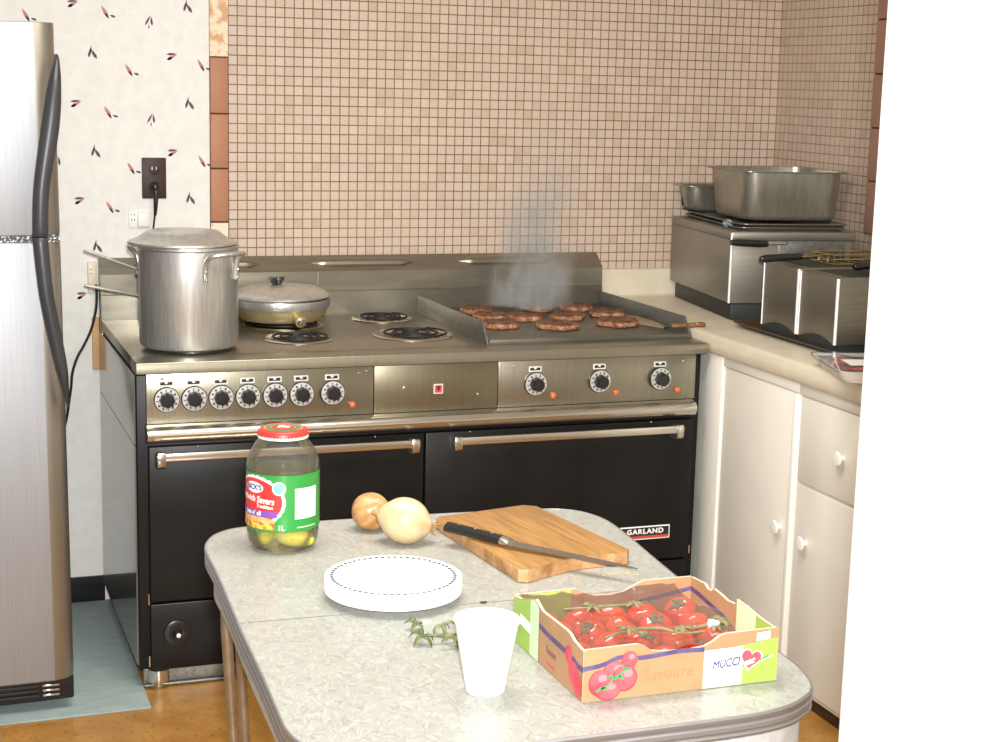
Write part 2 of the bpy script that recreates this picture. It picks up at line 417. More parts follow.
def obj(name, mb, mats, parent=None, kind=None, local=False, loc=None, label=None, sharp=35, flat=False):
    """one mesh object; geometry is given in world coordinates unless local"""
    bm = mb.bm
    bmesh.ops.remove_doubles(bm, verts=bm.verts, dist=1e-6)
    bmesh.ops.recalc_face_normals(bm, faces=bm.faces)
    L = Vector((0, 0, 0))
    if loc is not None: L = Vector(loc)
    if not local: bm.transform(Matrix.Translation(-(wloc(parent) + L)))
    me = bpy.data.meshes.new(name)
    bm.to_mesh(me); bm.free()
    for mm in (mats if isinstance(mats, (list, tuple)) else [mats]): me.materials.append(M[mm] if isinstance(mm, str) else mm)
    if not flat:
        me.polygons.foreach_set('use_smooth', [True]*len(me.polygons))
        me.set_sharp_from_angle(angle=math.radians(sharp))
    o = bpy.data.objects.new(name, me); COL.objects.link(o)
    o.location = L
    if parent is not None: o.parent = parent
    if kind: o['kind'] = kind
    if label: o['label'] = label
    return o

def thing(name, label, cat, loc=(0, 0, 0), rz=0.0, group=None):
    o = bpy.data.objects.new(name, None); COL.objects.link(o)
    o.empty_display_size = .05
    o.location = loc; o.rotation_euler = (0, 0, rz)
    o['label'] = label; o['category'] = cat
    if group: o['group'] = group
    return o

def tag(o, label, cat, group=None, kind=None):
    o['label'] = label; o['category'] = cat
    if group: o['group'] = group
    if kind: o['kind'] = kind
    return o

def dup(root, loc=None, rz=None, label=None, group=None):
    r = root.copy(); COL.objects.link(r)
    if loc is not None: r.location = loc
    if rz is not None: r.rotation_euler = (r.rotation_euler.x, r.rotation_euler.y, rz)
    if label: r['label'] = label
    if group: r['group'] = group
    for ch in list(root.children):
        c = ch.copy(); COL.objects.link(c); c.parent = r
        for g in list(ch.children):
            d = g.copy(); COL.objects.link(d); d.parent = c
    return r

def text_mb(s, size, spacing=1.0, bold=0.0, shear=0.0, xs=1.0, mi=0):
    cu = bpy.data.curves.new('lettering', 'FONT'); cu.body = s; cu.size = size
    cu.align_x = 'CENTER'; cu.align_y = 'CENTER'; cu.offset = bold; cu.space_character = spacing; cu.shear = shear
    cu.resolution_u = 4
    o = bpy.data.objects.new('lettering', cu); COL.objects.link(o)
    bpy.context.view_layer.update()
    ev = o.evaluated_get(bpy.context.evaluated_depsgraph_get())
    me = bpy.data.meshes.new_from_object(ev)
    mb = MB(); mb.bm.from_mesh(me)
    for f in mb.bm.faces: f.material_index = mi
    mb.bm.transform(Matrix.Diagonal((xs, 1, 1, 1)))
    bpy.data.objects.remove(o); bpy.data.curves.remove(cu); bpy.data.meshes.remove(me)
    return mb

def thick_text(s, size, d, spacing=1.0, shear=0.0):
    """lettering made bolder by overlaying shifted copies"""
    out = MB()
    for i, (dx, dy) in enumerate(((-d, 0), (d, 0), (0, d), (0, -d))):
        t = text_mb(s, size, spacing, 0, shear); t.bm.transform(Matrix.Translation((dx, dy, i*.00003)))
        me = bpy.data.meshes.new('tmp'); t.bm.to_mesh(me); out.bm.from_mesh(me); bpy.data.meshes.remove(me); t.bm.free()
    return out

def spline(pts, k=8, closed=True):
    out = []; m = len(pts)
    for i in range(m if closed else m-1):
        P = [pts[(i+d) % m] if closed else pts[min(max(i+d, 0), m-1)] for d in (-1, 0, 1, 2)]
        for j in range(k):
            t = j/k
            out.append(tuple(.5*((2*P[1][c])+(-P[0][c]+P[2][c])*t+(2*P[0][c]-5*P[1][c]+4*P[2][c]-P[3][c])*t*t+(-P[0][c]+3*P[1][c]-3*P[2][c]+P[3][c])*t**3) for c in range(len(pts[0]))))
    if not closed: out.append(pts[-1])
    return out

def rrect(w, d, r, k=6):
    """rounded rectangle outline centred at the origin"""
    out = []
    for cx, cy, a0 in ((w/2-r, d/2-r, 0), (-w/2+r, d/2-r, 90), (-w/2+r, -d/2+r, 180), (w/2-r, -d/2+r, 270)):
        for i in range(k+1):
            a = math.radians(a0 + 90*i/k); out.append((cx+r*math.cos(a), cy+r*math.sin(a)))
    return out

# ------------------------------------------------------------------ the setting
TX1 = 65*S
def struct(name, mb, mats, **k): return obj(name, mb, mats, kind='structure', **k)

m = MB().box(-2.2, 2.2, -5.6, .2, -.06, 0)
struct('floor', m, 'floor', flat=True)
m = MB().box(-2.2, 2.2, -5.6, .2, 2.5, 2.56)
struct('ceiling', m, 'ceiling', flat=True)

# back wall: papered part, mosaic tiled part and the printed motifs of the paper
m = MB()
m.box(-2.2, -.003, -.018, .12, 0, 2.5, mi=0)
m.box(-.003, TX1+.12, 0, .12, 0, 2.5, mi=1)
def stroke(x, z, dx, dz, w, mi):
    L = math.hypot(dx, dz); nx, nz = -dz/L*w, dx/L*w
    pts = []
    for t, k in ((0, .15), (.3, 1), (.65, .8), (1, .1)): pts.append((x+dx*t+nx*k, z+dz*t+nz*k))
    for t, k in ((1, .1), (.65, .8), (.3, 1), (0, .15)): pts.append((x+dx*t-nx*k, z+dz*t-nz*k))
    m.ngon([(a, -.0184, b) for a, b in pts], mi)
def motif(k, x, z):
    u = .0030
    if k == 'A':
        stroke(x+1*u, z-3*u, -6*u, 10*u, .0052, 3); stroke(x+1.5*u, z-4*u, -3.5*u, 5*u, .0028, 2); stroke(x+7.5*u, z-2.6*u, -5*u, 1.6*u, .0034, 2)
    if k == 'B':
        stroke(x-5*u, z+2.2*u, 9*u, .8*u, .0034, 2); stroke(x-4.5*u, z-2.5*u, 9*u, 5*u, .0042, 3); stroke(x-4.5*u, z-2.5*u, 5*u, 2*u, .0040, 2)
    if k == 'C':
        stroke(x-3*u, z-4*u, 2.5*u, 9*u, .0038, 2); stroke(x+4.5*u, z-5*u, -5*u, 8*u, .0046, 2); stroke(x-1*u, z+1*u, .5*u, 6*u, .0024, 3)
    if k == 'D':
        stroke(x-3.5*u, z-3*u, 5*u, 9*u, .0030, 2); stroke(x+3*u, z-3*u, -1*u, 8*u, .0034, 2); stroke(x, z-6*u, 0, 4*u, .0024, 4)
for k, x, z in [('B', -.427, 1.699), ('B', -.424, 1.43), ('B', -.419, 1.163), ('B', -.418, .896), ('A', -.336, 1.676), ('A', -.333, 1.404), ('A', -.332, 1.141),
                ('D', -.223, 1.658), ('D', -.22, 1.39), ('C', -.117, 1.703), ('C', -.114, 1.436), ('C', -.113, 1.169), ('C', -.379, 1.569), ('C', -.375, 1.299),
                ('C', -.375, 1.034), ('B', -.16, 1.565), ('B', -.16, 1.298), ('A', -.274, 1.521), ('A', -.272, 1.25), ('A', -.074, 1.54), ('A', -.073, 1.271),
                ('A', -.546, 1.66), ('D', -.49, 1.52), ('D', -.48, 1.27), ('A', -.60, 1.40), ('B', -.69, 1.70), ('B', -.16, 1.83), ('A', -.336, 1.95), ('D', -.223, 1.93), ('C', -.117, 1.97)]:
    motif(k, x, z)
struct('wall_back', m, ['wallpaper', 'tile_back', 'ink_purple', 'ink_pink', 'ink_red'], flat=True)

# terracotta edging tiles between paper and mosaic, with the missing ones
m = MB()
m.box(-.056, -.001, -.0195, -.01, 1.02, 2.3, mi=1)
for z0, z1 in ((1.105, 1.254), (1.2575, 1.409), (1.4125, 1.567)):
    m.box(-.0545, -.004, -.028, -.012, z0, z1, .003, mi=0)
m.box(-.055, -.003, -.0215, -.012, 1.571, 2.3, mi=2)
m.box(-.054, -.004, -.021, -.012, .95, 1.1, mi=3)
struct('trim_1', m, ['terracotta', 'tile_joint', 'plaster', 'plaster_pale'])
# right wall
m = MB()
m.box(TX1, TX1+.12, -.56, .0, 0, 2.5, mi=0)
m.box(TX1, TX1+.12, -.70, -.56, 0, 1.105, mi=0)
m.box(TX1, TX1+.12, -.70, -.56, 1.105, 2.5, mi=1)
m.box(TX1, TX1+.12, -3.14, -.70, 0, 2.5, mi=1)
struct('wall_right', m, ['tile_side', 'plain_wall'], flat=True)
m = MB()
m.box(TX1-.001, TX1+.01, -.66, -.553, 1.107, 2.45, mi=1)
z = 1.109
while z < 2.4:
    m.box(TX1-.009, TX1+.004, -.658, -.555, z, z+.151, .003, mi=0); z += .1545
struct('trim_2', m, ['terracotta_dull', 'tile_joint'])
# near partition at the right edge of the picture
m = MB().box(.0805, 2.2, -3.27, -3.15, 0, 2.5, .012, 3)
struct('wall_front', m, 'jamb')
m = MB().box(-2.2, -.37, -.028, -.018, 0, .076, .003)
struct('baseboard_back', m, 'base_black')
m = MB().box(-.393, -.374, -.030, -.018, .685, .835, .002)
tag(obj('wood_strip', m, 'strip_wood'), 'short raw tan wood strip on the wall at the range\'s rear left corner', 'wood strip')

# floor mat under the refrigerator
m = MB().prism([(-1.5, -.91), (-.362, -.886), (-.352, -.035), (-1.5, -.035)], 0.0003, .004, .001)
tag(obj('floor_mat', m, 'mat', loc=(-.9, -.45, 0)), 'blue grey vinyl mat on the floor under the steel refrigerator', 'floor mat')

# ------------------------------------------------------------------ refrigerator
fr = thing('refrigerator', 'tall stainless steel refrigerator at the left edge of the room', 'refrigerator', (-.95, -.5, 0))
FX0 = .011
m = MB().box(-1.35, -.560, -.80, -.1, .03, 1.60, .004); obj('body', m, 'fridge_body', fr)
def door_poly():
    p = [(-1.36, -.80), (-.549+FX0, -.80), (-.547+FX0, -.822)]
    for i in range(0, 8):
        a = PI/2*i/7; p.append((-.596+FX0+.047*math.cos(a), -.835-.045*math.sin(a)))
    p += [(-1.30, -.88), (-1.345, -.865), (-1.36, -.83)]
    return p
def fridge_door(name, z0, z1):
    m = MB().prism(door_poly(), z0, z1, .003)
    for f in m.bm.faces:
        c = f.calc_center_median()
        f.material_index = 1 if c.x > -.592+FX0 and abs(f.normal.z) < .7 else 0
    return obj(name, m, ['fridge_steel', 'fridge_edge'], fr, sharp=40)
d1 = fridge_door('freezer_door', 1.147, 1.619)
d2 = fridge_door('door', .09, 1.132)
m = MB().box(-1.35, -.552+FX0, -.868, -.80, 1.1315, 1.1475); obj('gasket', m, 'gasket', fr)
def fhandle(parent, rows):
    rings = []
    for z, xl, xr, yo in rows:
        xl += .0087*z; xr += .0087*z
        w = (xr-xl)/2; c = (xl+xr)/2; d = .018
        rings.append([(c+w*math.cos(a)*(1 if abs(math.cos(a)) > .1 else .9), yo-.000+d*math.sin(a), z) for a in [2*PI*i/12+PI/12 for i in range(12)]])
    m = MB().loft(rings)
    obj('handle', m, 'handle_char', parent)
def interp(rows, k=5): return spline(rows, k, False)
fhandle(d1, interp([(1.550, -.556, -.549, -.893), (1.535, -.560, -.546, -.905), (1.476, -.577, -.545, -.925), (1.388, -.593, -.552, -.935), (1.257, -.612, -.576, -.940), (1.162, -.616, -.581, -.938), (1.152, -.616, -.582, -.93)]))
fhandle(d2, interp([(1.147, -.616, -.582, -.93), (1.137, -.616, -.581, -.938), (1.025, -.606, -.573, -.940), (.930, -.590, -.557, -.937), (.850, -.573, -.545, -.93), (.800, -.559, -.542, -.915), (.757, -.546, -.540, -.895)]))
m = MB().box(-1.34, -.549+FX0, -.845, -.80, .028, .087, .006); g = obj('grille', m, 'base_black', fr)
for z in (.045, .057, .069):
    m = MB().box(-1.30, -.62, -.8505, -.845, z-.003, z+.003, .002); obj('slat', m, 'handle_char', g)
    m = MB().box(-.612, -.572, -.8515, -.8452, z-.0028, z+.0028, .002); obj('slat', m, 'chrome_bright', g, label='bright chrome slat end standing in for a lit slot')  # bright finish puts the lit look into the right end of the slats
fr.rotation_euler = (0, -.0087, 0)

# ------------------------------------------------------------------ outlets on the papered wall
t = thing('wall_outlet', 'dark brown double outlet plate on the wallpaper above the stockpot', 'outlet', (-.214, -.018, 1.228))
m = MB().box(-.248, -.180, -.024, -.018, 1.170, 1.285, .003); obj('cover_plate', m, 'brown_plate', t)
for z in (1.252, 1.204):
    m = MB().lathe([(.0155, 0), (.0155, .0010), (.0145, .0016)], (-.214, -.024, z), 24, axis=(0, -1, 0))
    s = obj('socket', m, 'brown_plate', t)
    for dx in (-.006, .006):
        m = MB().box(-.214+dx-.0012, -.214+dx+.0012, -.0260, -.0253, z-.001, z+.008); obj('slot', m, 'dial_silver', s)
t = thing('power_plug', 'black plug and thin cord in the lower socket of the brown outlet', 'plug', (-.214, -.028, 1.204))
m = MB().lathe([(.014, 0), (.014, .012), (.010, .02), (.004, .024)], (-.214, -.0258, 1.204), 20, axis=(0, -1, 0)); obj('plug', m, 'black_plastic', t)
m = MB().tube([(-.214, -.046, 1.20), (-.214, -.052, 1.185), (-.215, -.052, 1.15), (-.216, -.046, 1.125)], [.006, .0075, .006, .004], 10, smooth=5)
obj('strain_relief', m, 'black_plastic', t)
m = MB().tube([(-.216, -.046, 1.13), (-.220, -.04, 1.09), (-.225, -.038, 1.03), (-.21, -.05, 1.01), (-.19, -.05, 1.02)], .0028, 8, smooth=6)
obj('cord', m, 'cord', t)
t = thing('wall_outlet', 'small white outlet plate with adapter on the wallpaper below the brown outlet', 'outlet', (-.256, -.018, 1.11))
m = MB().box(-.286, -.226, -.0225, -.018, 1.087, 1.134, .002); obj('cover_plate', m, 'white_plastic', t)
m = MB().box(-.262, -.228, -.032, -.0222, 1.091, 1.132, .003); obj('adapter', m, 'white_plastic', t)
m = MB()
for dz in (.012, -.002): m.box(-.279, -.277, -.0235, -.022, 1.11+dz, 1.116+dz); m.box(-.271, -.269, -.0235, -.022, 1.11+dz, 1.116+dz)
obj('slot', m, 'black_ink', t)
t = thing('wall_outlet', 'narrow cream outlet box on the wall between refrigerator and range backguard', 'outlet', (-.39, -.018, .965))
m = MB().box(-.402, -.378, -.028, -.018, .905, .993, .003); obj('cover_plate', m, 'counter', t)
m = MB()
for dz in (.0, -.012): m.lathe([(.002, 0), (.002, .001)], (-.394, -.028, .972+dz), 8, axis=(0, -1, 0))
obj('slot', m, 'brown_plate', t)
m = MB().tube([(-.372, -.032, .925), (-.372, -.034, .885), (-.376, -.035, .85), (-.389, -.036, .80), (-.410, -.036, .755), (-.43, -.036, .72), (-.445, -.036, .675), (-.452, -.036, .62), (-.48, -.04, .5), (-.56, -.06, .42)], .0038, 8, smooth=6)
obj('power_cord', m, 'cord', fr, label='black power cord')

# ------------------------------------------------------------------ range
rg = thing('range', 'wide black and steel commercial electric range with griddle against tiled wall', 'range', (.39, -.4, 0))
m = MB().box(-.371, 1.152, -.764, -.022, .055, .80, .002); obj('body', m, 'black', rg)
m = MB().box(-.3745, -.3712, -.745, -.03, .625, .799); m.box(-.3745, -.3712, -.745, -.03, .06, .6225)
obj('side_panel', m, 'side_enamel', rg, label='glossy dark enamel side panel', flat=True)
# cooktop with raised front lip
m = MB().box(-.372, 1.153, -.70, -.022, .806, .8335, .001)
obj('cooktop', m, 'steel_top', rg)
m = MB().prism([(-.70, .806), (-.70, .8335), (-.7005, .8353), (-.704, .836), (-.790, .836), (-.796, .8345), (-.798, .831), (-.798, .809), (-.790, .806)], -.374, 1.155,
               fn=lambda a, b, c: (c, a, b)); obj('front_lip', m, 'steel_warm', rg)
for x0, x1, mt in ((-.349, .2195, 'steel_warm'), (.2215, .555, 'steel_panel'), (.557, 1.131, 'steel_warm')):
    m = MB().box(x0, x1, -.776, -.755, .681, .804, .0015); obj('control_panel', m, mt, rg)
def dial(x):
    z, y = .7415, -.776
    m = MB().lathe([(.0305, 0), (.0315, .004), (.0315, .008), (.0295, .0105)], (x, y, z), 36, axis=(0, -1, 0)); d = obj('dial', m, 'black_plastic', rg)
    m = MB().lathe([(.0298, .0102), (.0292, .0122), (.0195, .0128), (.0185, .0115)], (x, y, z), 36, axis=(0, -1, 0)); r = obj('dial_ring', m, 'dial_silver', d)
    m = MB()
    for k in range(12):
        a = 2*PI*k/12+.1; c, s = math.cos(a), math.sin(a)
        m.box(x+c*.0235-.0008-abs(c)*.0022, x+c*.0235+.0008+abs(c)*.0022, y-.0134, y-.0120, z+s*.0235-.0008-abs(s)*.0022, z+s*.0235+.0008+abs(s)*.0022)
    obj('dial_mark', m, 'black_ink', d)
    m = MB().lathe([(.0180, .010), (.0180, .020), (.0165, .030), (.0150, .034), (.004, .0345)], (x, y, z), 32, jit=lambda a, zz: 1+.07*math.cos(8*a), axis=(0, -1, 0))
    obj('knob', m, 'black_plastic', d)
    # small printed plate above the dial
    m = MB().box(x-.018, x+.018, y-.0012, y+.001, .773, .7875, .0006, mi=0); pl = obj('dial_plate', m, 'white_plastic', rg)
    m = MB().box(x-.0145, x-.0035, y-.0018, y-.0010, .7765, .784, .0005); m.box(x+.0035, x+.0145, y-.0018, y-.0010, .7765, .784, .0005)
    m.box(x-.010, x+.010, y-.0017, y-.0010, .7765, .7795); obj('dial_symbol', m, 'black_ink', pl)
for x in (-.301, -.235, -.169, -.103, -.035, .032, .111, .659, .843, 1.022): dial(x)
for x in (.164, .712, .894, 1.077):
    m = MB().lathe([(.0085, 0), (.0085, .003), (.0075, .006), (.0045, .0085), (.001, .009)], (x, -.776, .7075), 20, axis=(0, -1, 0)); obj('indicator_lamp', m, 'orange_lamp', rg)
for x, z in ((.60, .790), (1.09, .788), (.20, .793), (.18, .789), (-.31, .792), (.50, .72), (.30, .745)):
    m = MB().sphere((x, -.7765, z), (.004, .0025, .004), 10, 6); obj('screw', m, 'chrome_bright', rg)
# red shock-hazard sign
m = MB().box(.379, .405, -.778, -.776, .7255, .7515, .0006); sg = obj('sign', m, 'sign_pink', rg, label='small red square warning sign with white border')
m = MB().box(.3825, .4015, -.7788, -.7778, .729, .748); obj('sign_field', m, 'red_sign', sg)
m = MB().ngon([(x+.392, -.7791, z+.7385) for x, z in ((-.006, .0075), (.0065, .0075), (.0015, .0015), (.0065, .0015), (-.003, -.0085), (-.0005, -.0015), (-.0065, -.0015), (-.001, .004), (-.006, .004))])
obj('sign_symbol', m, 'black_ink', sg)
# rounded front rail
prof = [(-.762, .637), (-.790, .637), (-.806, .641), (-.814, .650), (-.817, .660), (-.814, .669), (-.806, .676), (-.790, .680), (-.762, .680)]
m = MB().prism(prof, -.352, 1.120, fn=lambda a, b, c: (c, a, b)); obj('front_rail', m, 'chrome', rg)
# oven doors
def oven(x0, x1, hx0, hx1):
    m = MB().box(x0, x1, -.786, -.764, .234, .626, .003); d = obj('oven_door', m, 'black_door', rg)
    m = MB().prism([(hx0, .619), (hx1, .619), (hx1+.004, .615), (hx1+.004, .601), (hx1, .599), (hx0, .599), (hx0-.004, .601), (hx0-.004, .615)], -.834, -.822, .0025, fn=lambda a, b, c: (a, c, b))
    for hx in (hx0+.008, hx1-.008):
        m.prism([(-.786, .578), (-.786, .612), (-.812, .6205), (-.8325, .6205), (-.8355, .616), (-.8355, .592), (-.830, .584), (-.815, .578)], hx-.010, hx+.010, .0015, fn=lambda a, b, c: (c, a, b))
    obj('handle', m, 'chrome', d)
    for x in (x0+.12, x1-.13):
        m = MB().sphere((x, -.7862, .6232), (.003, .002, .003), 8, 6); obj('screw', m, 'chrome_bright', d)
    return d
oven(-.346, .3525, -.330, .325); od = oven(.3585, 1.128, .424, 1.072)
m = MB().box(.918, 1.068, -.7885, -.786, .2945, .3325, .0008); bd = obj('badge', m, 'white_ink', od)
m = MB().box(.9215, 1.0645, -.7893, -.7883, .3055, .329); obj('badge_field', m, 'black_ink', bd)
m = MB().box(.9215, 1.0645, -.7893, -.7883, .298, .3055); obj('badge_stripe', m, 'red_sign', bd)
tm = thick_text('GARLAND', .0225, .0011, 1.18); tm.warp(lambda x, y, z: (.993+x*.94, -.7897-z, .3175+y*.85))
obj('lettering', tm, 'white_ink', bd, flat=True)
# lower panels
m = MB().box(-.346, .3525, -.782, -.764, .056, .227, .003); lp = obj('lower_panel', m, 'black_door', rg)
m = MB().lathe([(.035, 0), (.034, .006), (.026, .009), (.012, .007), (.010, .012), (.0095, .02)], (-.281, -.782, .149), 36, axis=(0, -1, 0)); vk = obj('vent_cap', m, 'black_plastic', lp)
m = MB().lathe([(.0055, .019), (.0055, .0225), (.003, .0235)], (-.281, -.782, .149), 16, axis=(0, -1, 0)); obj('cap_button', m, 'white_plastic', vk)
m = MB().box(.3585, 1.128, -.782, -.764, .056, .227, .003); obj('lower_panel', m, 'black_door', rg)
for z in (.24, .08):
    m = MB().cyl((-.3495, -.783, z-.012), (-.3495, -.783, z+.016), .0022, n=10); obj('hinge_pin', m, 'chrome_bright', rg)
m = MB().cyl((1.1305, -.787, .245), (1.1305, -.787, .268), .0022, n=10); obj('hinge_pin', m, 'chrome_bright', rg)
m = MB().box(-.36, 1.14, -.745, -.738, .004, .0545, .001); m.box(-.36, 1.14, -.755, -.745, .003, .010, .002)
obj('toe_kick', m, 'steel_dark', rg)
for x, y in ((-.325, -.762), (1.10, -.762), (-.325, -.08), (1.10, -.08)):
    m = MB().lathe([(.026, .0545), (.0265, .030), (.025, .022), (.012, .018), (.011, .008), (.015, .005), (.014, .0005)], (x, y, 0), 24); obj('leg', m, 'chrome', rg)
# backguard
prof = [(-.022, .80), (-.080, .80), (-.080, .9035), (-.076, .9055), (-.076, .962), (-.073, .9645), (-.023, 1.0035), (-.019, 1.003)]
m = MB().prism(prof, -.373, 1.1565, .001, fn=lambda a, b, c: (c, a, b)); bg = obj('backguard', m, 'steel_guard', rg)
m = MB().box(.2465, .2495, -.0768, -.074, .906, .961); m.box(.80, .8015, -.0768, -.074, .906, .961); obj('seam', m, 'chrome', bg)
sl = Vector((0, .050, .039)).normalized(); nrm = Vector((0, -sl.z, sl.y))
def louvre(x0, x1):
    c = Vector((0, -.0485, .984)); rings = []
    for t, k in ((0, .02), (.018, .5), (.032, .95), (.045, 1), (.06, 1)): rings.append((x0+t, k))
    for t, k in ((.06, 1), (.045, 1), (.032, .95), (.018, .5), (0, .02)): rings.append((x1-t, k))
    R = []
    for x, k in rings:
        ring = []
        for i in range(13):
            a = PI*i/12
            p = c + sl*(.0165*k*math.cos(a)) + nrm*(.0125*k*math.sin(a) - .0002); ring.append((x, p.y, p.z))
        R.append(ring)
    m = MB().loft(R); return obj('vent_louvre', m, 'steel_warm', bg)
louvre(-.237, .085); louvre(.232, .549); louvre(.690, 1.005)
# burners
def burner(x, y, r):
    z = .8335
    m = MB().lathe([(r*1.12, 0), (r*1.13, .0025), (r*1.08, .005), (r*1.0, .0035), (r*.95, .0008), (r*.3, .0012), (.002, .0012)], (x, y, z), 48); b = obj('burner', m, 'drip', rg)
    pts = []; turns = 3.0
    for i in range(int(turns*28)+1):
        a = 2*PI*i/28; q = r*(.22+.74*i/(turns*28)); pts.append((x+q*math.cos(a+.6), y+q*math.sin(a+.6), z+.0085))
    pts += [(x+r*1.0*math.cos(.9), y+r*1.0*math.sin(.9), z+.0075)]
    m = MB().tube(pts, .0034, 8, flat=.85)
    obj('coil', m, 'coil', b)
    m = MB().lathe([(.017, .001), (.017, .0075), (.012, .0095), (.001, .0098)], (x, y, z), 20); obj('cap', m, 'chrome' if r > .1 else 'coil', b)
burner(-.21, -.565, .092); burner(-.165, -.22, .072); burner(.088, -.503, .082); burner(.105, -.255, .100); burner(.412, -.185, .078); burner(.41, -.495, .098)
# griddle
gz = .848
m = MB().box(.559, 1.152, -.699, -.081, .8335, gz, .002); gd = obj('griddle', m, 'griddle', rg)
wallp = [(-.081, .8335), (-.081, .8865), (-.655, .8905), (-.7005, .8365), (-.7005, .8335)]
for x in (.5545, 1.1525):
    m = MB().prism(wallp, x-.003, x+.003, .0008, fn=lambda a, b, c: (c, a, b)); obj('splash_guard', m, 'steel_dark', gd)

# patties
def patty(x, y, rx, ry, seed, label, tilt=0, first=False):
    rd = random.Random(seed); ph = [rd.uniform(0, 6.3) for _ in range(5)]; am = [rd.uniform(.02, .06) for _ in range(5)]
    jit = lambda a, z: 1 + sum(am[k]*math.sin((k+2)*a+ph[k]) for k in range(5))
    t = thing('burger_patty', label, 'burger patty', (x, y, gz), tilt, 'burger patties grilling on the griddle')
    h = .0175
    m = MB().lathe([(.90, 0), (.98, .003), (1.0, .007), (.985, .0115), (.95, .0145)], (0, 0, .0004), 40, jit=jit, caps=False)
    m.warp(lambda a, b, c: (a*rx, b*ry, c)); obj('side', m, 'meat_side', t, local=True)
    m = MB().lathe([(.955, .0135), (.93, .0165), (.82, h), (.6, h+.002), (.35, h+.0005), (.1, h+.002), (.002, h+.002)], (0, 0, .0004), 40, jit=lambda a, z: jit(a, z), caps=False)
    r2 = random.Random(seed+1)
    for v in m.bm.verts: v.co.z += r2.uniform(-.0016, .0016)
    m.warp(lambda a, b, c: (a*rx, b*ry, c)); obj('crust', m, 'meat', t, local=True)
G = [(.690, -.215, .053, .047, 'browned patty at the back left of the griddle against the backguard'),
     (.662, -.490, .058, .055, 'large browned patty at the front left of the griddle by the splash guard'),
     (.688, -.345, .058, .048, 'dark patty behind the front left patty on the griddle'),
     (.785, -.375, .050, .046, 'smoky patty at the middle of the griddle between the dark patties'),
     (.815, -.535, .067, .058, 'wide pale sided patty in the middle of the griddle front row'),
     (.912, -.380, .060, .052, 'dark crusted patty behind the wide middle patty on the griddle'),
     (1.010, -.215, .052, .046, 'patty at the back right of the griddle below the smoke'),
     (1.012, -.515, .066, .062, 'biggest patty, front right on the griddle, beside the turner blade'),
     (1.055, -.345, .054, .052, 'reddish patty right behind the biggest patty on the griddle'),
     (.895, -.205, .050, .044, 'patty in the smoke at the middle of the back row')]
for i, (x, y, rx, ry, lb) in enumerate(G): patty(x, y, rx, ry, 20+i*3, lb, random.uniform(0, 3))

# turner on the right of the griddle
t = thing('turner', 'steel turner with a brown wooden handle lying on the griddle\'s right edge', 'turner', (1.09, -.5, gz))
bl = [(1.142, -.36), (1.146, -.47), (1.132, -.59), (1.112, -.605), (1.062, -.50), (1.085, -.36)]
m = MB().prism(bl, gz+.001, gz+.003, .0005); obj('blade', m, 'blade_greasy', t)
m = MB().tube([(1.122, -.595, gz+.003), (1.114, -.630, gz+.010), (1.113, -.656, gz+.0155)], .005, 8, smooth=4, flat=.5); obj('shank', m, 'steel_dark', t)
hd = Vector((.094, -.020, .0045)); h0 = Vector((1.112, -.655, .8635))
m = MB().tube([h0, h0+hd*.1, h0+hd*.5, h0+hd*.9, h0+hd], [.0075, .0105, .0095, .0110, .0075], 14, smooth=4, flat=.72); hh = obj('handle', m, 'wood_handle', t)
m = MB().sphere(tuple(h0+hd*.72+Vector((0, -.008, .0045))), .0032, 10, 6); obj('rivet', m, 'chrome_bright', hh)

